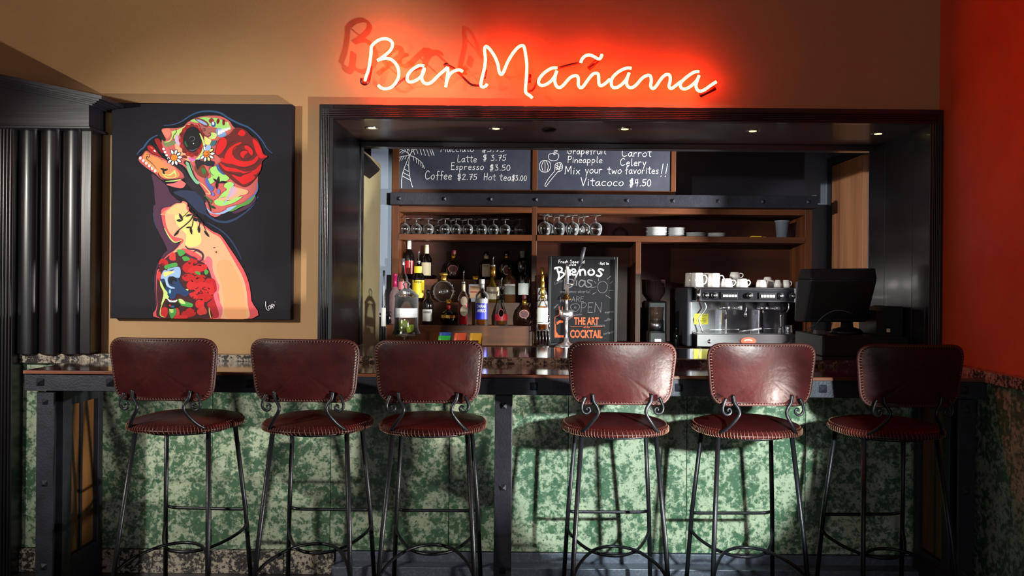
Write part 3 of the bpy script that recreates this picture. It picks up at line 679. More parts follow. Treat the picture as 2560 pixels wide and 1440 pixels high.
for P, r in (([nA([(230,800),(232,850),(268,868),(308,840),(330,740),(340,640)])][0],0.008), (nA([(640,905),(720,840),(800,780),(880,700),(1020,655)]),0.005), (nA([(1300,625),(1400,665),(1500,760),(1580,840),(1650,885),(1750,890)]),0.005),
             (nA([(1300,610),(1312,640)]),0.011), (nA([(1815,690),(1790,800)]),0.008), (nA([(2370,750),(2360,850)]),0.011), (nA([(2360,960),(2400,955),(2440,910),(2480,820)]),0.005),
             (nB([(385,360),(520,322),(670,288)]),0.0052), (nB([(775,370),(895,255)]),0.010), (nB([(1070,480),(1180,395),(1310,362)]),0.0045), (nB([(2200,710),(2395,615)]),0.010)):
    q = [W(a, b, DN+0.022) for a, b in catmull(P, 3)]
    MB().tube(q, r, 8).build('blackout_tube', M['blackout'], ns)
for a, b in ((385,390),(1250,760),(830,850),(1840,545),(2060,715),(2350,640)):
    px, py = 860+a*0.19531, 40+b*0.19531; p = W(px, py, DN)
    MB().tube([(p.x,DN-0.003,p.z),(p.x+0.004,DN+0.04,p.z-0.003),(p.x+0.004,3.599,p.z-0.003)], 0.003, 6).build('tube_clip', M['glass'], ns)
for a, b in ((735,215),(155,505),(755,540),(1500,480),(2160,650)):
    px, py = 1320+a*0.19531, 100+b*0.19531; p = W(px, py, DN)
    MB().tube([(p.x,DN-0.003,p.z),(p.x+0.004,DN+0.04,p.z-0.003),(p.x+0.004,3.599,p.z-0.003)], 0.003, 6).build('tube_clip', M['glass'], ns)
# ------------------------------------------------------------------ canvas painting
DP = 3.553
pw0, pw1 = W(277,528,DP).x, W(729,528,DP).x; pz1, pz0 = W(500,258.5,DP).z, W(500,798,DP).z
pt = tag(MB().box(pw0,DP,pz0,pw1,3.5995,pz1).build('canvas_painting', M['canvas_dark'], bevel=0.003), 'large dark canvas painting of tattooed figure with red rose', 'painting')
PM = MB(); LAY = [0]
def A5(P): return [(270+a*0.19446, 250+b*0.19446) for a, b in P]
def B5(P): return [(270+a*0.20137, 520+b*0.20137) for a, b in P]
def pp(P, col, k=4):
    LAY[0] += 1; y = DP - 0.0003 - LAY[0]*0.000025
    q = catmull(P, k, True) if k > 1 else P
    w3 = [W(a, b, y) for a, b in q]
    x0_, x1_, z0_, z1_ = pw0+0.001, pw1-0.001, pz0+0.002, pz1-0.001
    w3 = [Vector((min(max(p.x,x0_),x1_), y, min(max(p.z,z0_),z1_))) for p in w3]
    tr = tessellate_polygon([[Vector((p.x,p.z,0)) for p in w3]])
    PM.add(w3, [tuple(t) for t in tr], 0, False, sr(*col))
def ps(P, wpx, col, k=4, taper=True):
    LAY[0] += 1; y = DP - 0.0003 - LAY[0]*0.000025
    q = catmull(P, k) if len(P) > 2 else P
    n = len(q); V_ = [W(a, b, y) for a, b in q]; L = []
    for i in range(n):
        t = V_[min(i+1,n-1)]-V_[max(i-1,0)]; t.normalize() if t.length > 1e-9 else None
        s = wpx*DP/F/2*((0.35+0.65*math.sin(PI*min(1,max(0,(i+0.5)/n)))) if taper else 1)
        nr = Vector((-t.z,0,t.x))*s; L += [V_[i]+nr, V_[i]-nr]
    PM.add(L, [(2*i,2*i+1,2*i+3,2*i+2) for i in range(n-1)], 0, False, sr(*col))
def blob(fr, cx, cy, rx, ry, col, n=9, jit=0.18, rot=0.0):
    P = []
    for i in range(n):
        a = 2*PI*i/n; r = 1+random.uniform(-jit, jit)
        x = rx*r*math.cos(a); y = ry*r*math.sin(a)
        P.append((cx + x*math.cos(rot)-y*math.sin(rot), cy + x*math.sin(rot)+y*math.cos(rot)))
    pp(fr(P), col)
PINK=(226,104,104); SAL=(236,134,110); ORG=(238,146,86); PEA=(240,176,136); YEL=(246,222,134); GRN=(160,222,116); LBL=(150,184,232); MAR=(112,26,24); RED=(216,22,26); BLK=(20,14,20); PUR=(74,38,66); NAV=(28,58,104); BLU=(44,80,124); WHT=(240,240,246); LIME=(196,226,128); DGR=(40,118,54)
# halo strokes
for P in ([(720,330),(850,312),(950,272),(1080,190),(1200,150),(1330,145),(1450,170),(1560,240),(1700,310),(1800,350),(1900,430),(1980,520),(2040,620),(2110,685)],[(640,450),(560,490),(500,550),(460,610),(420,640),(370,700)],[(1930,1240),(1860,1350),(1780,1430)]):
    ps(A5(P), 4.5, BLU); 
ps(B5([(1770,5),(1650,95),(1550,150),(1450,175),(1330,150),(1200,60),(1120,-40)]), 6, (36,58,96))
ps(B5([(560,60),(590,200),(680,360),(770,460)]), 4, (34,54,90)); ps(B5([(1230,180),(1430,300),(1560,450),(1660,640)]), 4, (34,54,90))
pp(A5([(840,1190),(1000,1160),(1180,1200),(1240,1330),(1260,1470),(1150,1430),(1000,1280)]), (34,46,78))
# throat and chin shadow
pp(A5([(560,950),(640,1000),(760,1110),(800,1200),(900,1290),(960,1330),(860,1400),(740,1470),(700,1500),(640,1500),(600,1250),(590,1100)]), PUR)
pp(B5([(570,-30),(700,-40),(680,60),(690,200),(760,350),(850,440),(930,410),(880,480),(760,540),(700,430),(620,280),(575,120)]), PUR)
pp(B5([(720,540),(850,470),(700,640),(620,740),(595,900),(620,1170),(640,1372),(618,1372),(590,1200),(575,900),(600,740),(650,640)], ), PUR)
# head
pp(A5([(690,380),(740,362),(860,362),(960,345),(1020,290),(1100,240),(1200,212),(1330,200),(1450,210),(1560,270),(1620,350),(1800,460),(1960,700),(1930,950),(1925,1050),(1900,1180),(1820,1280),(1640,1370),(1500,1440),(1400,1500),(1310,1470),(1250,1330),(1245,1200),(1180,1090),(1080,1010),(1010,890),(960,840),(880,800),(780,740),(700,650),(690,540),(700,460)]), (206,98,96))
pp(A5([(700,385),(760,368),(800,380),(800,440),(770,490),(740,470),(700,420)]), SAL)
pp(A5([(690,400),(720,460),(745,510),(720,530),(690,500),(670,440)]), BLK)
# chin and jaw front
pp(A5([(395,745),(440,710),(490,650),(560,690),(660,730),(730,760),(800,810),(880,870),(950,930),(990,985),(950,1015),(760,1030),(680,1015),(610,950),(520,890),(430,820),(398,780)]), (196,84,84))
pp(A5([(450,735),(490,670),(560,710),(640,740),(690,780),(740,840),(880,900),(920,960),(880,1000),(720,1000),(640,940),(560,880),(480,790)]), ORG)
pp(A5([(700,770),(780,810),(860,870),(900,930),(800,900),(720,830)]), SAL)
pp(A5([(700,950),(770,960),(830,930),(860,900),(880,970),(850,1000),(760,1005)]), LIME); pp(A5([(720,965),(800,970),(850,940),(865,985),(790,998)]), ORG)
for i in range(6):
    a, b = 415+i*38, 745+i*33; pp(A5([(a-14,b-10),(a+4,b-20),(a+18,b-2),(a+6,b+22),(a-14,b+16)]), (250,214,214))
ps(A5([(490,700),(520,695),(540,710),(525,735),(500,725),(500,760),(550,800),(600,850),(625,885)]), 1.8, BLK)
ps(A5([(650,930),(650,960),(680,1000),(740,1025),(850,1020),(980,1000)]), 2.4, BLK)
for c_, r_ in ((( 700,890),0.2),((740,900),-0.5),((715,930),1.2)): blob(A5, c_[0], c_[1], 32, 13, BLK, 6, 0.2, r_)
pp(A5([(750,1085),(860,1065),(930,1030),(990,1065),(1000,1080),(960,1130),(870,1125)]), (232,110,110)); ps(A5([(740,1045),(850,1040),(940,1020)]), 3, LIME)
# lips
pp(A5([(505,600),(550,582),(600,620),(650,690),(690,730),(640,715),(540,668)]), (170,18,22)); pp(A5([(600,510),(650,498),(690,560),(710,660),(690,680),(640,600)]), (150,16,22))
pp(A5([(590,640),(610,650),(615,672),(590,660)]), WHT); pp(A5([(545,600),(570,610),(575,630),(550,620)]), (240,80,80))
pp(A5([(570,560),(630,600),(700,700),(760,780),(720,740),(640,650)]), BLK)
for a, b in ((715,630),(733,668),(755,710),(778,750)): blob(A5, a, b, 17, 15, WHT, 7, 0.08)
# dark hollow under the cheek
pp(A5([(770,740),(850,800),(920,840),(990,900),(1060,1010),(1180,1100),(1250,1200),(1260,1320),(1180,1230),(1060,1130),(1000,1060),(960,940),(860,850),(790,790)]), (30,24,36))
# face colours
pp(A5([(820,410),(900,380),(980,340),(1030,310),(1060,330),(980,390),(930,420),(900,470),(850,500)]), LIME)
pp(A5([(870,460),(900,450),(915,540),(940,620),(900,640),(860,560)]), (214,180,220)); pp(A5([(860,560),(930,600),(980,660),(1040,720),(1080,760),(1040,790),(960,740),(880,660)]), PEA)
pp(A5([(710,530),(790,540),(850,520),(870,560),(800,590),(740,600)]), (120,140,90)); ps(A5([(815,400),(830,450),(800,520),(730,545)]), 3, LIME); ps(A5([(870,370),(880,410),(840,470),(850,520)]), 2.2, (60,110,60))
pp(A5([(1060,270),(1120,240),(1240,220),(1330,230),(1420,240),(1540,300),(1580,370),(1500,390),(1400,360),(1300,330),(1220,300),(1130,290)]), GRN)
pp(A5([(1110,240),(1180,235),(1260,270),(1300,320),(1260,350),(1180,300)]), (120,60,60)); pp(A5([(1130,250),(1200,262),(1262,300),(1270,325),(1200,300)]), LBL)
pp(A5([(1180,330),(1290,360),(1400,370),(1440,420),(1380,480),(1290,480),(1230,440)]), (170,100,90))
pp(A5([(1390,380),(1440,360),(1500,400),(1520,460),(1440,480),(1400,440)]), (120,160,210)); pp(A5([(1330,420),(1400,440),(1370,500),(1300,490)]), LIME)
for a, b, rx, ry, c in ((1330,265,30,32,(140,50,50)),(1355,315,30,32,(60,90,150)),(1415,270,18,38,MAR),(1490,290,18,44,MAR),(1540,310,14,30,LIME),(1350,300,12,26,WHT)): blob(A5, a, b, rx, ry, c, 8, 0.25)
for i in range(9):
    pp(A5([(1410+i*17,440+(-1)**i*6-i*9),(1424+i*17,365-i*3),(1438+i*17,450-i*9)]), WHT, 1)
ps(A5([(1160,300),(1200,380),(1230,440),(1280,470),(1320,450),(1310,425),(1290,435)]), 3, (110,50,50)); ps(A5([(1215,380),(1230,365),(1250,380),(1235,400),(1215,385)]), 3, (110,50,50))
# eye
blob(A5, 1080, 520, 150, 205, (124,26,26), 16, 0.06)
for k in range(16):
    a = 2*PI*k/16; blob(A5, 1078+140*math.cos(a), 520+190*math.sin(a), 27, 27, (164,24,26) if k % 3 else (112,22,24), 7, 0.1)
blob(A5, 1085, 505, 118, 160, (16,12,20), 14, 0.05)
ps(A5([(1040,500),(1070,470),(1110,480),(1105,520),(1065,530)]), 1.6, (90,100,120)); ps(A5([(990,530),(1000,570),(1020,600)]), 5, (40,90,50)); ps(A5([(1040,640),(1090,650),(1150,620)]), 3, (60,80,100)); blob(A5, 1100, 560, 6, 8, WHT, 6, 0.1)
ps(A5([(1180,430),(1220,520),(1235,600),(1200,700),(1140,760),(1080,790)]), 6, LIME); ps(A5([(1250,560),(1235,640),(1210,730),(1130,780)]), 4, LBL); ps(A5([(1040,740),(1080,770),(1130,760)]), 7, (216,110,190))
pp(A5([(1240,470),(1300,500),(1330,520),(1300,580),(1250,560)]), YEL); pp(A5([(1320,540),(1390,520),(1380,570),(1330,600)]), (60,110,120))
# flowers
for cx_, cy_, s in ((850,740,1.0),(1268,692,1.0)):
    for k in range(8):
        a = -1.9+k*0.62; dx, dy = math.cos(a), math.sin(a)
        P = [(cx_+35*dx*s,cy_+35*dy*s),(cx_+75*dx*s-22*dy,cy_+75*dy*s+22*dx),(cx_+112*dx*s,cy_+112*dy*s),(cx_+75*dx*s+22*dy,cy_+75*dy*s-22*dx)]
        pp(A5(P), BLK); P = [(cx_+38*dx,cy_+38*dy),(cx_+74*dx-15*dy,cy_+74*dy+15*dx),(cx_+104*dx,cy_+104*dy),(cx_+74*dx+15*dy,cy_+74*dy-15*dx)]; pp(A5(P), WHT if (k+(cx_>1000)) % 3 or cx_ < 1000 else YEL)
    blob(A5, cx_, cy_, 48, 48, BLK, 12, 0.02); blob(A5, cx_, cy_, 42, 42, (244,130,30), 12, 0.03)
ps(A5([(1235,700),(1260,720),(1290,705),(1285,675),(1260,672)]), 2, (120,50,20))
pp(A5([(1250,640),(1265,590),(1310,575),(1325,610),(1300,650)]), LBL)
blob(A5, 985, 730, 32, 20, MAR, 7, 0.1, 0.5)
# cheek and jaw patches
pp(A5([(1000,790),(1050,800),(1080,860),(1110,980),(1180,1060),(1140,1080),(1070,1000),(1020,900)]), (130,190,150)); ps(A5([(1020,850),(980,810),(1000,785),(1040,800),(1060,850),(1110,980),(1160,1040)]), 3, BLK)
pp(A5([(1110,860),(1160,820),(1220,830),(1260,900),(1290,960),(1240,1000),(1180,980),(1130,930)]), (120,56,40)); pp(A5([(1200,880),(1240,880),(1260,930),(1220,950)]), DGR)
pp(A5([(1250,790),(1330,780),(1370,800),(1350,850),(1290,850),(1230,830)]), (20,26,46)); pp(A5([(1120,780),(1180,770),(1240,800),(1180,860),(1150,900)]), (36,24,34))
pp(A5([(1300,900),(1380,850),(1440,900),(1480,960),(1540,960),(1560,1010),(1480,1060),(1420,1040),(1380,1040),(1320,1080),(1270,1030),(1330,980)]), GRN)
pp(A5([(1390,830),(1430,840),(1450,900),(1520,940),(1480,960),(1410,900)]), (60,90,160)); ps(A5([(1300,860),(1320,940),(1360,975)]), 1.5, BLK)
pp(A5([(1270,990),(1320,1090),(1360,1120),(1330,1180),(1270,1100),(1250,1030)]), (84,100,180)); pp(A5([(1400,1170),(1430,1140),(1440,1190),(1415,1210)]), (110,120,200)); pp(A5([(1340,1180),(1370,1210),(1350,1240),(1330,1210)]), (110,120,200))
pp(A5([(1490,1110),(1530,1060),(1600,1060),(1610,1100),(1560,1160),(1540,1230),(1440,1260),(1400,1290),(1470,1200),(1530,1150)]), GRN)
pp(A5([(1600,1110),(1680,1130),(1800,1165),(1780,1210),(1700,1230),(1640,1270),(1540,1290),(1400,1300),(1400,1270),(1520,1240),(1550,1170)]), PEA); pp(A5([(1590,1120),(1660,1140),(1630,1220),(1550,1250),(1560,1180)]), (240,170,186))
pp(A5([(1370,1290),(1440,1290),(1540,1300),(1640,1260),(1730,1240),(1640,1310),(1530,1350),(1440,1360),(1380,1340)]), GRN); ps(A5([(1620,1070),(1580,1180),(1530,1280),(1480,1340)]), 3, LBL)
pp(A5([(1540,1420),(1620,1360),(1720,1330),(1820,1270),(1885,1205),(1890,1250),(1820,1330),(1700,1380),(1600,1430)]), (86,150,70)); pp(A5([(1600,1440),(1720,1385),(1830,1320),(1895,1245),(1900,1290),(1820,1380),(1700,1440),(1640,1460)]), PUR)
ps(A5([(1925,1060),(1920,1150),(1880,1220),(1790,1290)]), 4, (90,120,190))
for c_, r_ in (((1395,1040),0.5),((1420,1030),1.6),((1400,1090),1.7),((1480,1055),-0.1)): blob(A5, c_[0], c_[1], 48, 17, BLK, 7, 0.15, r_)
ps(A5([(1180,1060),(1230,1100),(1300,1180),(1310,1210),(1260,1200)]), 4, PEA); ps(A5([(1240,1230),(1290,1270),(1330,1300),(1310,1340)]), 5, (70,110,60)); blob(A5, 1340, 1375, 44, 16, (30,60,30), 7, 0.1, 0.4); ps(A5([(1250,1240),(1300,1340),(1320,1430)]), 3.5, BLK)
pp(B5([(1225,0),(1300,60),(1350,60),(1400,55),(1470,20),(1480,0),(1600,-30),(1480,50),(1390,80),(1330,75),(1260,55)]), LBL)
# rose
pp(A5([(1400,560),(1440,500),(1560,440),(1640,358),(1760,380),(1850,470),(1920,505),(1965,600),(2000,690),(2052,725),(1985,790),(1965,900),(1900,1000),(1820,1090),(1740,1118),(1640,1070),(1560,1000),(1460,910),(1420,820),(1470,770),(1378,690)]), (104,28,26))
for P in ([(1385,680),(1415,545),(1480,480),(1525,520),(1520,590),(1480,650),(1430,700)],[(1670,430),(1715,382),(1765,415),(1745,460),(1690,455)],[(1860,500),(1925,545),(1965,620),(1995,700),(2045,725),(1960,750),(1910,680),(1880,600)],
 [(1520,790),(1500,720),(1560,620),(1650,560),(1720,545),(1640,620),(1600,690),(1650,760),(1760,790),(1860,770),(1920,715),(1930,770),(1860,840),(1740,860),(1620,830)],
 [(1430,800),(1520,860),(1640,880),(1760,920),(1880,900),(1970,820),(1955,900),(1890,960),(1790,960),(1700,930),(1600,920),(1500,900)],
 [(1590,960),(1700,990),(1760,950),(1850,960),(1890,1000),(1810,1060),(1740,1085),(1690,1050)],[(1690,700),(1740,650),(1800,630),(1840,650),(1790,680),(1750,720),(1740,760)],[(1750,600),(1800,590),(1870,660),(1870,720),(1830,700)],
 [(1460,740),(1520,770),(1600,800),(1560,820),(1460,790)]):
    pp(A5(P), RED)
for P in ([(1600,700),(1620,620),(1700,580),(1800,580),(1860,630),(1870,700),(1800,760),(1720,750),(1690,700),(1720,650),(1790,650),(1800,690)],[(1480,900),(1600,950),(1720,960),(1850,920)],[(1500,660),(1540,580),(1640,520)],[(1940,760),(1880,830),(1760,870),(1640,860)]):
    ps(A5(P), 4, (84,22,22))
# shoulder and arm
pp(B5([(690,0),(980,-20),(1010,40),(1100,110),(1180,200),(1300,290),(1400,340),(1500,480),(1620,660),(1700,800),(1755,960),(1780,1150),(1790,1372),(650,1372),(610,1200),(600,850),(640,720),(720,600),(850,500),(910,400),(830,425),(760,360),(700,250),(668,120)]), (222,86,92))
pp(A5([(700,1450),(780,1390),(870,1330),(940,1325),(960,1300),(1020,1330),(1010,1440),(1000,1480),(700,1480)]), SAL)
ps(B5([(700,250),(760,360),(830,425),(915,400)]), 3, LIME)
pp(B5([(725,40),(830,0),(960,0),(1000,40),(1100,140),(1170,215),(1290,310),(1390,370),(1480,510),(1590,700),(1670,850),(1715,1000),(1735,1200),(1738,1372),(1400,1372),(1390,1150),(1330,900),(1240,700),(1100,560),(930,500),(870,560),(800,560),(890,470),(940,400),(880,370),(800,345),(735,250),(712,130)]), PEA)
pp(B5([(1350,700),(1500,650),(1600,800),(1680,1000),(1710,1372),(1480,1372),(1440,1200),(1420,1000)]), (242,168,116))
pp(B5([(840,70),(960,20),(1040,110),(1100,190),(1130,260),(1160,400),(1110,470),(1000,480),(960,440),(970,330),(900,260),(840,170)]), YEL); pp(A5([(760,1440),(840,1360),(930,1330),(1000,1340),(1000,1440),(960,1470),(800,1470)]), (246,196,134)); 
pp(B5([(1230,600),(1290,640),(1300,760),(1340,880),(1385,980),(1360,1100),(1420,1240),(1390,1372),(1270,1372),(1260,1000),(1200,700)]), (222,112,124)); pp(B5([(1270,880),(1330,900),(1350,1020),(1310,1090),(1380,1330),(1300,1372),(1240,1372),(1230,1000)]), (176,28,36))
# tattoo block
pp(B5([(620,820),(660,700),(720,620),(850,545),(950,560),(1100,640),(1200,690),(1260,780),(1300,950),(1290,1130),(1230,1200),(1270,1372),(655,1372),(615,1200),(605,1000)]), (66,24,30))
for a, b, rx, ry in ((700,680,58,50),(800,610,44,50),(640,850,30,60),(1050,650,60,46),(990,740,80,66),(1080,770,90,56),(1000,860,86,44),(1160,740,70,50),(1120,880,90,50),(1250,930,50,60),(1040,960,60,50),(1180,990,110,70),(1080,1080,70,50),(1190,1100,90,60),(1140,1200,60,70),(1170,1280,60,50),(700,1290,50,70),(840,1290,60,50),(1000,1300,80,50),(900,1350,100,26),(1280,1000,40,80)):
    blob(B5, a, b, rx, ry, random.choice(((206,36,40),(190,24,30),(214,58,52))), 9, 0.22)
for _ in range(26):
    a, b = random.choice(((990,780),(1100,900),(1180,990),(1100,1080),(1020,1300),(1070,680),(700,700))); a += random.uniform(-80,80); b += random.uniform(-50,50)
    ps(B5([(a,b),(a+random.uniform(-40,40),b+20),(a+random.uniform(-50,50),b+random.uniform(-30,50))]), 2.4, (80,16,22))
for P in ([(860,520),(930,520),(960,560),(900,600),(870,570)],[(700,720),(780,690),(850,680),(860,720),(780,740),(720,760)],[(920,610),(980,600),(1020,640),(950,660)],[(1080,790),(1130,790),(1150,830),(1100,820)],[(1210,760),(1250,790),(1220,830),(1195,800)],[(760,1260),(830,1240),(850,1300),(800,1372),(770,1340)],[(870,1130),(960,1160),(1050,1190),(1040,1230),(950,1220),(900,1200)]): pp(B5(P), (74,160,74))
for P in ([(760,1250),(800,1240),(815,1290),(780,1300)],[(880,1130),(930,1140),(960,1190),(900,1180)],[(850,1040),(930,1010),(1000,1010),(960,1050),(880,1050)],[(700,1060),(760,1080),(740,1130),(700,1110)],[(740,760),(860,730),(900,760),(880,870),(800,850),(760,800)]): pp(B5(P), LIME if P[0][0] != 740 else LBL)
pp(B5([(655,850),(690,800),(760,780),(880,740),(905,800),(880,880),(930,980),(1010,1050),(960,1100),(860,1060),(830,1120),(780,1130),(740,1080),(690,1020),(650,940)]), NAV)
pp(B5([(660,840),(700,770),(780,790),(860,730),(900,760),(890,860),(820,860),(760,850),(740,900),(770,970),(820,990),(780,1000),(730,960),(700,880),(660,880)]), LBL)
blob(B5, 805, 900, 52, 50, (18,14,26), 10, 0.08); blob(B5, 700, 960, 24, 46, (18,14,26), 8, 0.1); blob(B5, 820, 925, 26, 18, NAV, 8, 0.1); blob(B5, 770, 1040, 14, 26, (130,200,220), 6, 0.2)
pp(B5([(690,800),(760,785),(830,790),(760,830),(700,850)]), YEL); pp(B5([(650,900),(700,1000),(740,1060),(700,1150),(660,1200),(690,1060),(650,960)]), LIME); ps(B5([(740,1130),(780,1160),(830,1160),(860,1140)]), 5, WHT)
ps(B5([(720,850),(730,940),(770,980),(830,995)]), 5, (170,200,236)); ps(B5([(680,1180),(655,1250),(650,1330),(700,1355)]), 2.5, LIME); ps(B5([(1255,1240),(1260,1300),(1280,1370)]), 2.5, YEL)
pp(B5([(720,1180),(800,1170),(900,1190),(850,1240),(760,1250)]), BLK); blob(B5, 800, 1225, 24, 14, (50,80,140), 7, 0.2); blob(B5, 770, 1210, 12, 12, RED, 6, 0.3)
ps(B5([(960,470),(1000,508),(1090,515),(1150,545),(1180,590),(1170,640),(1130,660)]), 5, PUR); ps(B5([(1060,545),(1100,530),(1150,560)]), 3, PUR); ps(B5([(960,560),(1000,590),(1060,620),(1110,640)]), 5, PUR)
# vine
ps(B5([(1010,0),(1060,60),(1030,140),(960,210),(860,290),(820,350)]), 2.6, BLK); ps(B5([(1050,60),(1100,100),(1150,150),(1180,200),(1230,320)]), 2.2, BLK); ps(B5([(1000,40),(920,120)]), 1.6, BLK); ps(B5([(1060,120),(1050,200),(1030,260)]), 2, BLK); ps(B5([(1100,110),(1140,160),(1130,240)]), 2, BLK)
for a, b, rx, ry, r_ in ((905,110,50,16,1.1),(885,155,34,18,0),(1000,90,42,13,-0.3),(1030,280,50,15,1.4),(1000,240,34,10,-0.2),(1128,265,48,17,1.5),(1130,160,40,13,0.9),(1080,140,34,22,0.8),(1225,320,52,15,0.9),(850,315,46,14,-0.8),(1075,90,26,22,0.4)):
    pp(B5([(a+rx*math.cos(r_),b+rx*math.sin(r_)),(a-ry*math.sin(r_),b+ry*math.cos(r_)),(a-rx*math.cos(r_),b-rx*math.sin(r_)),(a+ry*math.sin(r_),b-ry*math.cos(r_))]), BLK)
blob(B5, 1320, 493, 16, 6, MAR, 6, 0.1); blob(B5, 1343, 548, 8, 12, MAR, 6, 0.1)
# signature
for P in ([(1958,1160),(1958,1220),(1975,1262),(1998,1272)],[(2015,1205),(1990,1230),(2000,1255),(2020,1240),(2018,1208)],[(2030,1250),(2032,1195)],[(2032,1195),(2052,1198),(2048,1218),(2034,1222)],[(2040,1222),(2058,1246)],[(2066,1200),(2064,1222)],[(2072,1162),(2074,1170)]): ps(B5(P), 1.15, WHT, taper=False)
PM.build('painted_figure', M['paint'], pt, calc=False)
# the faces must look at the room
me = bpy.data.objects['painted_figure'].data
for p in me.polygons:
    if p.normal.y > 0: p.flip()
# ------------------------------------------------------------------ back counter and riser
bc = thing('back_counter', (0.5, 5.1, 0), 'dark back counter under the walnut shelving', 'counter')
MB().box(-0.895,4.70,0.865,2.03,5.48,0.905).build('worktop', M['walnut_dark'], bc, bevel=0.003)
for k in range(5):
    a = -0.89+k*0.58; MB().box(a+0.002,4.73,0.02,a+0.576,5.40,0.864).build('cabinet', M['walnut_dark'], bc, bevel=0.002)
ZB = 0.9055
Z3, Z2, Z1 = 1.3145, 1.168, 1.029
rs = thing('bottle_riser', (-0.4, 5.1, ZB), 'three-step walnut riser holding the liquor bottles', 'riser')
ra, rb = x0+0.046, xm0-0.002
MB().box(WX(966,4.94,800),4.94,ZB,WX(1334,4.94,800),5.06,Z1).build('step', M['walnut'], rs, bevel=0.0015)
MB().box(ra,5.061,ZB,rb,5.20,Z2).build('step', M['walnut'], rs, bevel=0.0015)
MB().box(ra,5.201,ZB,rb,5.445,Z3).build('step', M['walnut'], rs, bevel=0.0015)

# ------------------------------------------------------------------ bottles
PROF = {
 'wine': [(0,0),(.88,0),(1,.02),(1,.55),(.93,.61),(.6,.69),(.36,.75),(.31,.80),(.31,.94),(.36,.945),(.36,.965)],
 'spirit': [(0,0),(.92,0),(1,.02),(1,.60),(.93,.66),(.5,.73),(.36,.76),(.34,.90)],
 'slim': [(0,0),(.9,0),(1,.02),(1,.50),(.9,.57),(.5,.65),(.34,.70),(.30,.84)],
 'cone': [(0,0),(.95,0),(1,.04),(.98,.20),(.86,.32),(.55,.45),(.34,.56),(.27,.68),(.25,.86)],
 'tear': [(0,0),(.80,0),(.95,.04),(1,.16),(.97,.32),(.82,.48),(.5,.60),(.27,.67),(.24,.86)],
 'ball': [(0,0),(.5,0),(.75,.04),(.97,.18),(1,.30),(.92,.44),(.62,.55),(.28,.62),(.24,.84)],
 'flask': [(0,0),(.85,0),(.95,.02),(1,.25),(.98,.50),(.8,.62),(.4,.68),(.3,.71),(.28,.86)],
 'round': [(0,0),(.45,0),(.55,.02),(.85,.12),(1,.33),(.92,.52),(.62,.66),(.28,.73),(.22,.76),(.22,.84)],
 'block': [(0,0),(.98,0),(1,.02),(1,.66),(.96,.70),(.42,.72),(.36,.76),(.36,.86)],
 'galli': [(0,0),(.95,0),(1,.03),(.8,.3),(.5,.6),(.3,.8),(.25,.93)],
}
def refine(prof, k=3):
    return prof
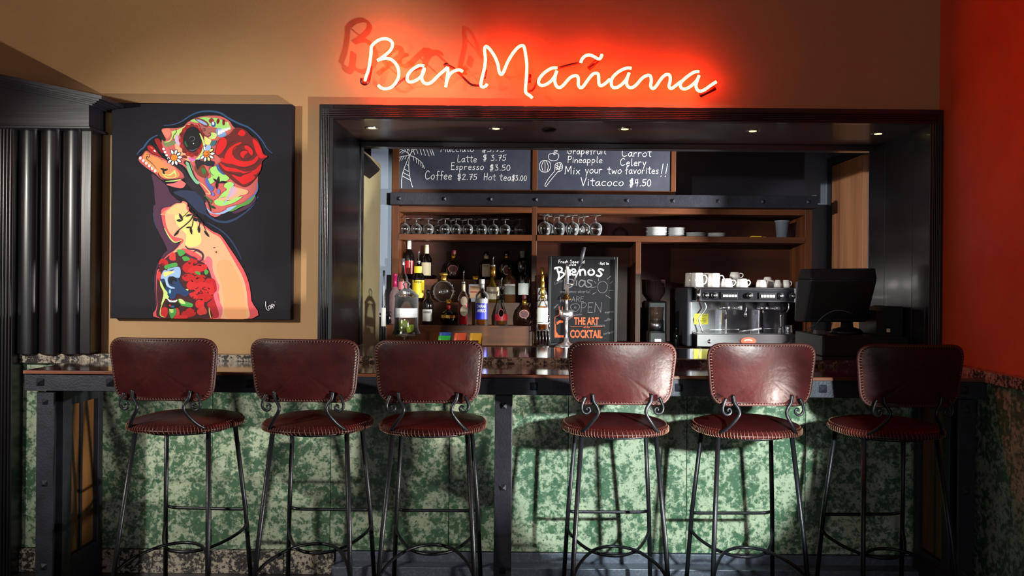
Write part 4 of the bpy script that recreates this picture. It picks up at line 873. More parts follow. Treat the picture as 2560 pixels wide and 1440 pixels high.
def bottle(px, zb, topy, wpx, D, prof, body, lab, name='liquor_bottle', sy=1.0, liquid=None, level=0.6, labels=(), cap=None, pour=False, neck=None, group='liquor bottles on the riser', cap_h=0.07, square=False):
    r = wpx*D/F/2; x = W(px, topy, D).x; zt_ = W(px, topy, D).z; h = zt_-zb
    t = thing(name, (x, D, zb), lab, 'bottle', group)
    body_h = h*(0.90 if pour else 1.0)
    P = [(a*r, b*body_h) for a, b in PROF[prof]]; n = 4 if square else 24
    mb = MB()
    if square:
        for (a, b), (c, d) in zip(P[1:-1], P[2:]): pass
        mb.box(x-r,D-r*sy,zb,x+r,D+r*sy,zb+0.70*body_h); mb.lathe([(.40*r,0.70*body_h),(.36*r,.74*body_h),(.36*r,.87*body_h)], (x,D,zb), 20)
    else: mb.lathe(P, (x,D,zb), n, sy)
    mb.build('glass_body', body, t, bevel=0.003 if square else 0)
    if liquid is not None:
        q = [(a*r*0.90, max(b*body_h, 0.004)) for a, b in PROF[prof] if b <= level]
        if len(q) > 1:
            q[0] = (0, 0.005); q[1] = (q[1][0], 0.005); q.append((q[-1][0], level*body_h)); q.append((0, level*body_h))
            MB().lathe(q, (x,D,zb), 24, sy).build('liquid', liquid, t)
    top = P[-1]
    if neck:      # foil round the neck: (material, lo, hi, radius factor)
        m_, lo, hi, f = neck
        MB().lathe([(f*r*1.08,lo*body_h),(f*r*1.04,hi*body_h)], (x,D,zb), 20, 1 if sy > .9 else max(sy,0.8)).build('neck_foil', m_, t)
    if cap:
        m_, f = cap; z0 = top[1]
        MB().lathe([(0,z0+0.0003),(f*r,z0+0.0003),(f*r*1.02,z0+0.002),(f*r,body_h-0.001),(f*r*0.9,body_h),(0,body_h)], (x,D,zb), 20).build('cap', m_, t)
    if pour:
        z0 = top[1]+0.0004
        MB().lathe([(0,z0),(.34*r,z0),(.34*r,z0+0.012),(.12*r,z0+0.016),(0.0,z0+0.016)], (x,D,zb), 14).tube([(x,D,zb+z0+0.01),(x,D,zb+h*0.95),(x+0.004,D-0.004,zb+h)], 0.0028, 8).build('pour_spout', M['silver'], t)
    for L in labels:
        k, m_, a, b, extra = L   # kind 'wrap': z lo..hi fraction of h, half angle; 'oval': centre z, (rx,rz) fractions
        if k == 'wrap':
            rr = extra.get('r', 1.0)*r*1.012; ha = math.radians(extra.get('a', 62)); n = 14
            if square: lbm = MB().box(x-r*0.78,D-r*sy-0.0012,zb+a*h,x+r*0.78,D-r*sy-0.0002,zb+b*h)
            else:
                vs = []
                for i in range(n+1):
                    an = -ha+2*ha*i/n
                    for z in (a*h, b*h): vs.append((x+rr*math.sin(an), D-rr*sy*math.cos(an)-0.0006, zb+z))
                lbm = MB().add(vs, [(2*i,2*i+2,2*i+3,2*i+1) for i in range(n)], 0, True)
            lo = lbm.build('label', m_, t)
            if 'text' in extra:
                for (s, tz, th, tm) in extra['text']:
                    tmp = MB(); sz = th*h/0.69; wd = textmesh(tmp, s, sz, lambda X, Z, w_: (X, 0, Z), 0.02*sz)
                    fac = min(1.0, 1.5*r/wd)
                    def put(v):
                        X = (v[0]-wd/2)*fac; 
                        if square: return (x+X, D-r*sy-0.0016, zb+tz*h+v[2])
                        an = X/rr; return (x+rr*math.sin(an), D-rr*sy*math.cos(an)-0.0011, zb+tz*h+v[2])
                    MB().add([put(v) for v in tmp.v], tmp.f).build('lettering', tm, lo)
        else:
            yy = D-r*sy*extra.get('y', 0.99)-0.001; cz = zb+a*h; rx, rz = b
            vs = [(x+extra.get('dx',0)*r+rx*r*math.cos(2*PI*i/20), yy, cz+rz*h*math.sin(2*PI*i/20)) for i in range(20)]
            lo = MB().prism([(v[0], v[2]) for v in vs], yy-0.0008, yy).build('label', m_, t)
            if 'ring' in extra:
                vs2 = [(x+extra.get('dx',0)*r+.82*rx*r*math.cos(2*PI*i/20), cz+.84*rz*h*math.sin(2*PI*i/20)) for i in range(20)]
                MB().prism(vs2, yy-0.0014, yy-0.0009).build('label_field', extra['ring'], lo)
            if 'text' in extra:
                for (s, tz, th, tm) in extra['text']:
                    tmp = MB(); sz = th*h/0.69; wd = textmesh(tmp, s, sz, lambda X, Z, w_: (X, 0, Z), 0.02*sz); fac = min(1.0, 1.5*rx*r/wd)
                    MB().add([(x+(v[0]-wd/2)*fac, yy-0.0017, zb+tz*h+v[2]) for v in tmp.v], tmp.f).build('lettering', tm, lo)
    return t
dk = lambda n, c: tint('dark_glass_'+n, sr(*c), 0.04, coat=0.5)
cream = mat('cream_label', sr(222,208,176), 0.6); white_l = mat('white_label', sr(228,228,224), 0.6); yel_l = mat('yellow_label', sr(226,198,36), 0.5)
grey_l = mat('grey_label', sr(150,146,138), 0.6); blue_l = mat('blue_label', sr(36,44,190), 0.45); red_l = mat('red_label', sr(176,26,40), 0.5); maroon_l = mat('maroon_label', sr(96,30,34), 0.5)
silver_l = mat('silver_label', sr(170,172,170), 0.4, metal=0.4); pink_l = mat('pink_line', sr(196,120,118), 0.5)
amber = mat('amber_liquid', sr(206,118,34), 0.0, trans=0.85, ior=1.36); redliq = mat('red_liquid', sr(196,20,30), 0.02, trans=0.45, ior=1.36)
magenta = mat('magenta_foil', sr(170,24,84), 0.35); redcap = mat('red_cap', sr(170,34,36), 0.35); goldl = M['gold']; ink = M['ink']
BLKG = dk('black', (12,10,10)); BRN = dk('brown', (34,14,8)); OLV = dk('olive', (26,24,10)); G = M['thin']
# top step
bottle(1023,Z3,597,27,5.33,'wine',BLKG,'tallest dark wine bottle with white neck foil, back left of the riser',name='wine_bottle',labels=[('wrap',redcap,.12,.45,{})],neck=(white_l,.70,.965,.37),cap=(white_l,.37))
bottle(1067,Z3,612,27,5.33,'wine',BLKG,'dark wine bottle with cream foil and two cream labels on the top step',name='wine_bottle',labels=[('wrap',cream,.10,.48,{'a':60}),('oval',cream,.60,(.62,.055),{'y':.62})],neck=(cream,.70,.96,.37),cap=(cream,.37))
bottle(1134,Z3,626,40,5.31,'tear',BRN,'dark teardrop cognac bottle with oval label on the top step',sy=.55,labels=[('oval',pink_l,.36,(.62,.13),{'ring':maroon_l,'y':.97})],neck=(goldl,.68,.86,.25),cap=(maroon_l,.30))
bottle(1216,Z3,629,36,5.33,'flask',dk('smoke',(30,26,24)),'smoky flask bottle with tall cream label on the top step',sy=.6,labels=[('wrap',cream,.10,.55,{'a':32,'text':[('JULEP',.46,.05,ink)]})],neck=(cream,.74,.86,.30),cap=(OLV,.34))
bottle(1267,Z3,628,42,5.32,'round',dk('cognac',(24,14,12)),'round cognac bottle with oval medallion label on the top step',sy=.5,labels=[('oval',white_l,.33,(.42,.17),{'ring':mat('rust_label',sr(128,52,28),.5),'y':.98})],neck=(goldl,.73,.85,.27),cap=(BRN,.33))
bottle(1306,Z3,627,31,5.33,'spirit',BLKG,'dark bottle with grey neck and round grey label, right end of the top step',labels=[('oval',grey_l,.42,(.6,.20),{'y':.8})],neck=(grey_l,.76,.90,.36),cap=(grey_l,.40))
# middle step
bottle(1008,Z2,646,25,5.13,'slim',G,'clear bottle with silver cap and pink label behind the glass jar',liquid=amber,level=.45,labels=[('wrap',mat('pink_label',sr(214,120,130),.5),.28,.46,{})],cap=(M['silver'],.36))
bottle(1047,Z2,626,31,5.11,'slim',BLKG,'black bottle with bright yellow label and yellow neck label',name='champagne_bottle',pour=True,labels=[('wrap',yel_l,.08,.42,{'a':70,'text':[('Royal',.37,.05,ink)]}),('wrap',yel_l,.56,.69,{'r':.92,'a':40})])
bottle(1189,Z2,690,34,5.12,'block',dk('amaretto',(52,34,20)),'square amber liqueur bottle with cream label and low gold cap',sy=.7,square=True,labels=[('wrap',mat('tan_label',sr(186,150,116),.6),.16,.62,{'text':[('ORIGINALE',.36,.06,redcap)]})],cap=(goldl,.42))
bottle(1233,Z2,641,38,5.11,'cone',mat('honey_glass',sr(168,130,40),.03,trans=.75),'wide cognac bottle with gold foil neck and cream label',pour=True,labels=[('wrap',cream,.07,.34,{'a':58,'r':.97,'text':[('Henri',.19,.07,ink)]})],neck=(goldl,.60,.86,.33))
bottle(1275,Z2,664,30,5.12,'spirit',mat('brown_clear_glass',sr(150,96,60),.03,trans=.7),'tall rum bottle with pale label crossed by a red band',labels=[('wrap',white_l,.44,.50,{'text':[('RESERVA',.455,.028,redcap)]}),('wrap',grey_l,.22,.43,{})],cap=(BLKG,.40))
bottle(1309,Z2,651,28,5.12,'wine',BLKG,'dark wine bottle with white label beside the shelf post',name='wine_bottle',labels=[('wrap',white_l,.18,.46,{'a':66})],cap=(BLKG,.37))
# lower step
bottle(988,Z1,684,27,5.0,'wine',mat('blush_glass',sr(230,200,205),.03,trans=.8),'clear wine bottle with magenta foil at the left end of the riser',name='wine_bottle',neck=(magenta,.68,.96,.38),cap=(magenta,.38))
bottle(1070,Z1,724,28,4.99,'spirit',BLKG,'black herbal liqueur bottle with white label on the front step',labels=[('wrap',white_l,.10,.44,{'a':58,'text':[('HIERBAS',.33,.06,ink)]})],cap=(BLKG,.38))
bottle(1122,Z1,749,42,4.99,'ball',dk('berry',(22,8,14)),'squat round dark liqueur bottle with gold band and red neck strip',labels=[('wrap',goldl,.28,.40,{'a':85,'r':1.0})],neck=(redcap,.62,.80,.27),cap=(goldl,.30))
bottle(1159,Z1,676,27,4.99,'slim',G,'bottle of red liqueur with pour spout and two cream oval labels',liquid=redliq,level=.50,pour=True,labels=[('oval',cream,.44,(.62,.085),{'dx':.2}),('oval',cream,.26,(.68,.095),{'dx':.2})],neck=(cream,.68,.83,.32))
bottle(1205,Z1,698,34,4.99,'spirit',G,'clear tequila bottle with silver and bright blue label',liquid=amber,level=.14,labels=[('wrap',silver_l,.48,.70 if False else .58,{'a':60}),('wrap',blue_l,.13,.48,{'a':60,'text':[('OMANA',.38,.07,white_l),('AMERICA',.285,.07,white_l)]})],neck=(silver_l,.80,.90,.36),cap=(white_l,.40))
bottle(1254,Z1,694,34,4.99,'cone',G,'clear cognac bottle with red label and silver pourer on the front step',pour=True,liquid=amber,level=.12,labels=[('wrap',red_l,.10,.24,{'a':70}),('oval',red_l,.26,(.42,.09),{'ring':BLKG,'y':1.02})],neck=(BLKG,.58,.84,.30))
bottle(1311,Z1,737,44,4.99,'tear',BRN,'wide teardrop cognac bottle at the right end of the front step',sy=.55,labels=[('oval',pink_l,.38,(.56,.14),{'ring':maroon_l,'y':.97})],neck=(goldl,.66,.84,.24),cap=(maroon_l,.28))
bottle(974,Z1,779,17,4.99,'block',dk('jar',(16,16,18)),'short black-lidded jar at the left end of the riser',name='spice_jar',cap=(M['black_plastic'],1.0),group=None)
bottle(960,ZB,676,17,4.93,'galli',G,'tall slender clear bottle beside the grey wall strip',cap=(M['black_plastic'],.3),group=None,labels=[('wrap',white_l,.25,.5,{'r':.8})])
# tiered wire rack with four syrup bottles
rk = thing('wire_rack', (WX(1355,4.95,800), 4.95, ZB), 'tiered chrome wire rack holding the amber bottles', 'rack')
xa_, xb2 = WX(1342,4.8,840), WX(1373,4.8,840)
for i, D in enumerate((4.78,4.88,4.98,5.08)):
    zt_ = 1.012+i*0.036
    mb = MB()
    for k in range(5):
        xx = xa_+(xb2-xa_)*k/4; mb.tube([(xx,D-0.042,ZB+0.003),(xx,D-0.042,zt_)], 0.0018, 6)
    mb.tube([(xa_,D-0.042,zt_),(xb2,D-0.042,zt_)], 0.0022, 6); mb.tube([(xa_,D-0.042,ZB+0.003),(xb2,D-0.042,ZB+0.003)], 0.0022, 6)
    mb.tube([(xa_,D-0.042,zt_),(xa_,D+0.042,zt_)], 0.0022, 6); mb.tube([(xb2,D-0.042,zt_),(xb2,D+0.042,zt_)], 0.0022, 6)
    for k in range(3): yy = D-0.025+k*0.025; mb.tube([(xa_,yy,zt_),(xb2,yy,zt_)], 0.0018, 6)
    mb.tube([(xa_-0.001,D-0.042,zt_+0.05),(xb2+0.001,D-0.042,zt_+0.05)], 0.0018, 6); mb.tube([(xa_,D-0.042,zt_),(xa_,D-0.042,zt_+0.05)], 0.002, 6); mb.tube([(xb2,D-0.042,zt_),(xb2,D-0.042,zt_+0.05)], 0.002, 6)
    mb.build('wire_tier', M['chrome'], rk)
    bottle(1356+(3-i)*0.3, zt_+0.0025, (717,703,688,669)[i], 27-i, D, 'slim', G, ('frontmost','second','third','rearmost')[i]+' amber bottle with white label in the wire rack', name='syrup_bottle', liquid=amber, level=.55, labels=[('wrap',white_l,.14,.52,{'a':70})], neck=(goldl,.72,.82,.33), cap=(goldl,.36), group='amber bottles in the wire rack')

# crystal decanter
D = 5.12; r = 26*D/F; cx_ = WX(1109,D,720); t = thing('crystal_decanter', (cx_,D,Z2), 'round scalloped crystal decanter with gold stopper on the middle step', 'decanter')
hz = W(1109,702,D).z-Z2
MB().lathe([(0,0),(.45*r,0),(.5*r,.01),(.8*r,.15*hz),(1.0*r,.45*hz),(.9*r,.72*hz),(.6*r,.9*hz),(.3*r,hz)], (cx_,D,Z2), 28, .45).build('glass_body', M['cut'], t)
mb = MB(); cz = Z2+hz*0.48
for k in range(15):
    a = -0.55+ (PI+1.1)*k/14; p = (cx_+1.0*r*math.cos(a), D, cz+hz*0.52*math.sin(a)); mb.lathe([(0,-.006),(.0055,0),(0,.006)], p, 8)
mb.build('scallops', M['cut'], t)
MB().lathe([(0.010,-0.006),(0.014,-0.003),(0.014,0.003),(0.010,0.006)], (cx_,D-0.036,cz), 18, axis='y').build('medallion', M['cut'], t)
zz = W(1109,702,D).z; MB().lathe([(.3*r,0),(.28*r,.008),(.28*r,.032),(.42*r,.036),(.42*r,.046),(.2*r,.052),(0,.052)], (cx_,D,zz), 22).build('stopper', M['gold'], t)

# ------------------------------------------------------------------ upside-down wine glasses
def glass_mesh(h, r, stem=0.30):
    mb = MB(); t = 0.0013
    out = [(0.62*r,0),(0.80*r,.10*h),(0.96*r,.26*h),(1.0*r,.38*h),(0.90*r,.50*h),(0.60*r,.60*h),(0.20*r,.66*h),(0.09*r,.70*h),(0.08*r,.90*h),(0.14*r,.94*h),(0.78*r,.975*h),(0.80*r,.985*h),(0.2*r,h),(0,h)]
    inn = [(0,.635*h),(0.30*r,.63*h),(0.56*r,.58*h),(0.86*r,.49*h),(1.0*r-t,.38*h),(0.96*r-t,.26*h),(0.80*r-t,.10*h),(0.62*r-t,0)]
    mb.lathe(inn + out, (0,0,0), 20); return mb
ORD = ['first','second','third','fourth','fifth','sixth','seventh','eighth','ninth','tenth','eleventh','twelfth']
gl = None
def place_glass(proto, px, y, z, label, group, base):
    o = proto.copy(); COL.objects.link(o); o.location = (WX(px,y,575), y, z); ORI[o.name] = Vector(o.location)
    o.rotation_euler = (0,0,random.uniform(0,1)); tag(o, label, 'wine glass', group); return o
pa = glass_mesh(0.108, 0.035).build('wine_glass', G, origin=(0,0,0)); pb = glass_mesh(0.137, 0.0425).build('wine_glass', G, origin=(0,0,0))
zs = zs1+0.0006
first = [True, True]
for i, px in enumerate((1012,1041,1071,1113,1140,1170,1205,1234,1263,1299)):
    lb = 'short upside-down wine glass, %s from the left in the front row' % ORD[i]
    if i == 0: pa.location = (WX(px,5.225,575),5.225,zs); tag(pa, lb, 'wine glass', 'short wine glasses on the left shelf')
    else: place_glass(pa, px, 5.225, zs, lb, 'short wine glasses on the left shelf', pa)
for i, px in enumerate((1095,1127,1156,1187,1219,1249,1281)):
    place_glass(pa, px, 5.33, zs, 'short upside-down wine glass behind, %s from the left in the rear row' % ORD[i], 'short wine glasses on the left shelf', pa)
for i, (px, y) in enumerate(((1361,5.205),(1397,5.205),(1431,5.205),(1459,5.295),(1489,5.205))):
    lb = 'tall upside-down wine glass, %s from the left along the shelf edge' % ORD[i]
    if i == 0: pb.location = (WX(px,y,575),y,zs); tag(pb, lb, 'wine glass', 'tall wine glasses on the right shelf')
    else: place_glass(pb, px, y, zs, lb, 'tall wine glasses on the right shelf', pb)
for i, (px, y) in enumerate(((1368,5.295),(1385,5.385),(1413,5.295),(1446,5.385))):
    place_glass(pb, px, y, zs, 'tall upside-down wine glass deeper on the shelf, %s of the rear four' % ORD[i], 'tall wine glasses on the right shelf', pb)

# ------------------------------------------------------------------ plates, bowls and tub on the right shelf
def plate_mb(r, h): return MB().lathe([(0,0.002),(.5*r,0.002),(.55*r,0),(.6*r,0.002),(r,h),(r,h+.002),(.6*r,.006),(0,.006)], (0,0,0), 32)
PLS = [(1641,52,7,.0085,'white saucer in the tallest bright stack'),(1691,42,8,.0072,'white saucer in the second stack from the left'),(1739,51,4,.007,'pale plate in the low third stack'),(1791,47,3,.0085,'shallow pale bowl in the rightmost stack')]
for si, (px, wpx, n, st_, lb) in enumerate(PLS):
    D = 5.27; r = wpx*D/F/2; p0 = plate_mb(r, st_*1.2).build('saucer' if si < 2 else ('plate' if si == 2 else 'bowl'), M['plate'], origin=(0,0,0)); x_ = WX(px,D,580)
    for k in range(n):
        o = p0 if k == 0 else p0.copy()
        if k: COL.objects.link(o)
        o.location = (x_+random.uniform(-.001,.001), D, zs+k*st_)
        nm = ORD[k]+' from the bottom' if k < n-1 else 'topmost'
        tag(o, lb+', '+nm, 'plate' if si < 3 else 'bowl', ('saucers','saucers','plates','bowls')[si]+' in stack %s on the right shelf' % ('one','two','three','four')[si])
p = (WX(1955,5.27,590),5.27,zs); t = tag(MB().lathe([(0,0),(.036,0),(.044,.105),(.049,.106),(.049,.115),(.046,.116),(.041,.105),(.034,.004),(0,.004)], p, 28).build('plastic_tub', mat('smoky_plastic', sr(150,160,175), .25, trans=.5)), 'smoky plastic tub with rim near the right end of the shelf', 'tub')
o = tag(MB().box(WX(1872,5.22,590),5.19,zs,WX(1912,5.22,590),5.25,zs+.003).box(WX(1876,5.22,590),5.19,zs+.0032,WX(1900,5.22,590),5.23,zs+.008).build('yellow_cloth', yel_l, bevel=.001), 'folded yellow cloth left of the plastic tub', 'cloth')

# ------------------------------------------------------------------ citrus press
PC = mat('press_chrome', sr(236,236,240), 0.34, metal=1.0)
D = 4.86; cx_ = WX(1416,D,800); zf = lambda py: W(1416,py,D).z
t = thing('citrus_press', (cx_,D,ZB), 'tall chrome hand-lever citrus press in front of the menu board', 'citrus press')
MB().lathe([(0,0),(.068,0),(.070,.006),(.062,.014),(.03,.022),(.016,.036),(.012,.06),(0,.06)], (cx_,D,ZB), 32).build('base', PC, t)
MB().tube([(cx_,D+0.0,ZB+.05),(cx_,D,zf(795))], .0095, 14).build('lower_column', PC, t)
MB().lathe([(.012,0),(.020,.006),(.035,.016),(.040,.022),(.042,.06),(.040,.06),(.036,.024),(0,.02)], (cx_,D,zf(800)), 28).build('juice_cup', PC, t)
MB().lathe([(.036,0),(.034,.002),(.018,.024),(.010,.030),(.007,.036)], (cx_,D,zf(749)), 24).build('cone', mat('brass_cone', sr(190,150,90), .2, metal=1.0), t)
MB().tube([(cx_,D,zf(768)),(cx_,D,zf(744))], .0065, 10).build('ram', PC, t)
MB().tube([(cx_+.004,D+.03,zf(742)),(cx_+.004,D+.03,zf(672)),(cx_+.004,D+.02,zf(657))], [.011,.011,.009], 14).tube([(cx_+.004,D+.03,zf(860)),(cx_+.004,D+.03,zf(742))], .0075, 10).build('rear_column', PC, t)
lv = MB().tube([(cx_+.004,D+.02,zf(712)),(WX(1433,D,711),D-.012,W(1433,711,D).z)], .006, 8).tube([(WX(1433,D,711),D-.012,W(1433,711,D).z),(WX(1449,D,665),D-.012,W(1449,665,D).z)], .0055, 10).build('lever', PC, t)
MB().tube([(WX(1449,D,665),D-.012,W(1449,665,D).z),(WX(1455,D,640),D-.012,W(1455,640,D).z),(WX(1461,D,618),D-.012,W(1461,618,D).z)], [.009,.013,.010], 12).build('handle_grip', M['grey_plastic'], lv)

# ------------------------------------------------------------------ grinder, blender, small bottle
D = 5.0; x_ = WX(1641,D,800); zf = lambda py: W(1641,py,D).z
t = thing('blender', (x_,D,ZB), 'dark countertop blender with steel band beside the espresso machine', 'blender')
MB().box(x_-.055,D-.06,ZB,x_+.055,D+.06,zf(826)-.001).build('motor_base', M['black_plastic'], t, bevel=.012)
MB().lathe([(0,0),(.045,0),(.045,zf(800)-zf(826)),(0,zf(800)-zf(826))], (x_,D,zf(826)), 28).build('steel_band', M['brushed'], t)
MB().lathe([(.040,0),(.046,zf(768)-zf(800)),(.044,zf(768)-zf(800)),(.038,0.002)], (x_,D,zf(800)+.0005), 28).build('jug', mat('smoked_jug', sr(110,90,80), .08, trans=.7), t)
MB().box(x_-.02,D-.066,ZB+.03,x_+.02,D-.0605,ZB+.05).build('control_plate', M['brushed'], t)
D = 5.30; x_ = WX(1639,D,720); t = thing('coffee_grinder', (x_,D,ZB), 'black coffee grinder with bean hopper behind the blender', 'coffee grinder')
MB().box(x_-.06,D-.09,ZB,x_+.06,D+.09,W(1639,752,D).z).build('grinder_body', M['black_plastic'], t, bevel=.012)
zz = W(1639,752,D).z+.0005; MB().lathe([(.03,0),(.035,.01),(.062,.05),(.064,.13),(.066,.132),(.062,.14),(0,.142)], (x_,D,zz), 26).build('bean_hopper', mat('smoked_hopper', sr(70,50,50), .08, trans=.6), t)
bottle(1691,ZB,819,15,5.0,'spirit',BLKG,'small dark bottle left of the espresso machine',cap=(M['black_plastic'],.4),group=None)

# ------------------------------------------------------------------ espresso machine
DF = 4.83
def E(a, b, D=DF): return W(1690+a*0.15275, 660+b*0.15275, D)
def ex(a, D=DF, b=700): return E(a, b, D).x
def ez(b, D=DF, a=1100): return E(a, b, D).z
em = thing('espresso_machine', (ex(1130,DF),5.05,ZB), 'two-group stainless espresso machine with cups on top', 'espresso machine')
MB().box(ex(345),DF,ZB+.012,ex(1960),5.25,ez(1150)).build('base_housing', M['brushed'], em, bevel=.004)
for a in (400,1900):
    for y in (4.87,5.2): MB().lathe([(0,0),(.02,0),(.016,.012),(0,.012)], (ex(a),y,ZB), 14).build('foot', M['black_plastic'], em)
MB().box(ex(345)+.004,DF+.006,ez(1150)+.0005,ex(1960)-.004,5.03,ez(1150)+.004).build('drip_tray', M['steel'], em)
MB().box(ex(275),5.04,ez(1150)+.0045,ex(1900),5.05,ez(620)).build('splash_panel', M['steel'], em)
MB().box(ex(275),5.051,ez(1150)+.0005,ex(1900),5.25,ez(620)).build('boiler_housing', M['black_plastic'], em)
hd = MB().box(ex(330),DF,ez(618),ex(1930),5.25,ez(412)).build('control_housing', M['brushed'], em, bevel=.004)
MB().box(ex(415),DF-.003,ez(600),ex(1925),DF-.0003,ez(425)).build('control_fascia', mat('dark_steel', sr(70,72,80), .25, metal=.9), hd)
MB().box(ex(1932),DF-.006,ez(630),ex(1975),5.25,ez(385)).build('end_cap', M['chrome'], hd, bevel=.004)
MB().lathe([(0,0),(.013,0),(.013,ez(412)-ez(618)),(0,ez(412)-ez(618))], (ex(365),DF-.004,ez(618)), 16).build('corner_post', M['chrome'], hd)
MB().box(ex(300),DF-.004,ez(410),ex(1985),5.28,ez(382)).build('cup_tray', M['steel'], em, bevel=.003)
MB().box(ex(185,4.86),4.86,ZB+.01,ex(268,4.86),5.26,ez(400)).build('side_panel', M['grey_plastic'], em, bevel=.01)
MB().box(ex(1905),5.0,ez(1148),ex(1960),5.26,ez(635)).build('side_panel', M['black_plastic'], em, bevel=.004)
for a in (490,625,1205,1710,1900):
    kb = MB().lathe([(.0205,0),(.0205,-.004),(.017,-.005),(.0155,-.018),(0,-.018)], (ex(a),DF-.003,ez(517)), 22, axis='y').build('knob', M['black_plastic'], em)
    MB().lathe([(.0165,0),(.0185,-.0015),(.0185,0.001)], (ex(a),DF-.0075,ez(517)), 22, axis='y').lathe([(.006,0),(.0075,-.001),(.0075,.001)], (ex(a),DF-.0215,ez(517)), 16, axis='y').build('chrome_ring', M['silver'], kb)
for a0, a1 in ((730,1002),(1350,1630)):
    dp = MB().box(ex(a0),DF-.010,ez(572),ex(a1),DF-.0031,ez(462)).build('keypad', M['black_plastic'], em, bevel=.002)
    for k in range(5):
        c = a0+48+k*47+(0 if a0 < 1000 else 2); MB().box(ex(c-19),DF-.013,ez(542),ex(c+19),DF-.0102,ez(504)).build('button', M['white'], dp, bevel=.001)
    MB().box(ex(a1-8),DF-.0115,ez(570),ex(a1-1),DF-.0102,ez(464)).build('keypad_edge', M['silver'], dp)
for a in (808,1428):
    gx = ex(a,4.93)
    gp = MB().lathe([(0,0),(.036,0),(.038,.004),(.038,.022),(.030,.026),(.026,ez(622,4.93)-ez(745,4.93)),(0,ez(622,4.93)-ez(745,4.93))], (gx,4.93,ez(745,4.93)), 26).build('group_head', M['chrome'], em)
    MB().box(gx-.017,4.965,ez(1140,4.95),gx+.017,5.038,ez(750,4.95)).build('group_column', M['chrome'], gp, bevel=.004)
    MB().tube([(gx+.03,4.905,ez(722,4.9)),(gx+.062,4.88,ez(722,4.9))], .008, 10).tube([(gx+.055,4.885,ez(718,4.9)),(gx+.085,4.868,ez(716,4.9))], [.013,.014], 12).tube([(gx,4.925,ez(745,4.93)),(gx,4.925,ez(800,4.93))], .006, 8).build('portafilter', M['silver'], gp)
for P in ([(462,622),(492,700),(480,745),(380,880),(375,930),(436,1118)],[(1843,640),(1846,700),(1830,750),(1790,795),(1722,830),(1714,880),(1716,1050)]):
    MB().tube([E(a,b,4.87+.01*i) for i, (a, b) in enumerate(catmull(P,4)[::1])][:] if False else [E(a,b,4.88) for a, b in catmull(P,4)], .0046, 8).build('steam_wand', M['chrome'], em)
MB().tube([E(1146,632,4.9),E(1146,770,4.9),E(1136,790,4.9)], .005, 8).lathe([(0,0),(.009,0),(.009,.02),(.005,.026)], tuple(E(1136,862,4.9)), 12).build('hot_water_spout', M['chrome'], em)
mb = MB()
for P in ([(555,1148),(555,1075),(1025,1070),(1025,1148)],[(1220,1148),(1220,1090)],[(1430,1060),(1690,1058),(1690,1148)]): mb.tube([E(a,b,4.875) for a, b in P], .0018, 6)
mb.build('tray_rail', M['chrome'], em)
MB().tube([E(1040,1108,4.865),E(1400,1056,4.865)], .006, 8).build('tamper_bar', M['silver'], em)
sk_ = MB().box(ex(303,5.03),5.0365,ez(993,5.03),ex(532,5.03),5.0395,ez(822,5.03)).build('warning_sticker', M['yellow'], em)
mb = MB()
for b, a0, a1, hh in ((845,345,505,9),(872,350,495,7),(898,345,490,7),(925,335,500,12),(955,340,495,10),(978,380,460,7)):
    a = a0
    while a < a1: w_ = random.uniform(10,26); mb.box(ex(a,5.03),5.0355,ez(b+hh/2,5.03),ex(min(a+w_,a1),5.03),5.0364,ez(b-hh/2,5.03)); a += w_+6
tag(mb.build('sticker_print', M['ink'], sk_), kind='stuff')
c = E(1182,1258); mb = MB(); pts = [(c.x+.0465*math.cos(2*PI*i/28), c.z+.0215*math.sin(2*PI*i/28)) for i in range(28)]; bd = mb.prism(pts, DF-.004, DF-.0003).build('oval_badge', M['badge'], em)
tmp = MB(); wd = textmesh(tmp, 'ESPRESSO', .011, lambda X, Z, w_: (X,0,Z), .0002)
mb = MB().add([(c.x-wd/2+v[0], DF-.0046, c.z+.003+v[2]-((v[0]-wd/2)/wd)**2*.018) for v in tmp.v], tmp.f); mb.build('badge_lettering', white_l, bd)
c = E(545,1265); MB().lathe([(.0125,0),(.0125,-.006),(.008,-.012),(0,-.013)], (c.x,DF-.0003,c.z), 20, axis='y').build('drain_knob', M['chrome'], em)
MB().tube([E(1960,1205,DF-.01),E(1890,1250,DF-.02),E(1835,1300,DF-.03)], .003, 6).build('power_cable', M['black_plastic'], em)
for i, (a, w_, h_) in enumerate(((1720,.030,.040),(1845,.044,.047))):
    D_ = 4.90+.03*i; rr = w_/2; c = (ex(a,D_),D_,ez(1150)+.0045)
    tag(MB().lathe([(0,0),(rr,0),(rr*1.05,.004),(rr*.92,h_*.6),(rr*1.02,h_),(rr*.95,h_),(rr*.85,h_*.6),(0,.004)], c, 24).build('milk_pitcher', M['chrome']), ('small','larger')[i]+' steel milk pitcher at the right end of the drip tray', 'pitcher')
# cups on the tray
zc = ez(382)+.0008
def cup(a, b, rr, h, D, handle, lab, nm='coffee_cup', taper=.78, z=None):
    x = ex(a, D, b); z = zc if z is None else z
    t = thing(nm, (x,D,z), lab, 'cup' if nm != 'coffee_mug' else 'mug', 'white cups on the espresso machine')
    MB().lathe([(0,h),(taper*rr*.8,h),(taper*rr,h*.97),(rr*.95,h*.45),(rr,0),(rr-.003,0),(rr*.93-.003,h*.45),(taper*rr-.003,h*.92),(0,h*.93)], (x,D,z), 28).build('cup_body', M['white'], t)
    if handle is not None:
        ca, sa = math.cos(handle), math.sin(handle)
        pts = catmull([(rr*.86,h*.80),(rr*1.25,h*.82),(rr*1.5,h*.55),(rr*1.25,h*.25),(rr*.94,h*.20)], 4)
        MB().tube([(x+q*ca,D+q*sa,z+k) for q, k in pts], .0035, 8).build('handle', M['white'], t)
    return t
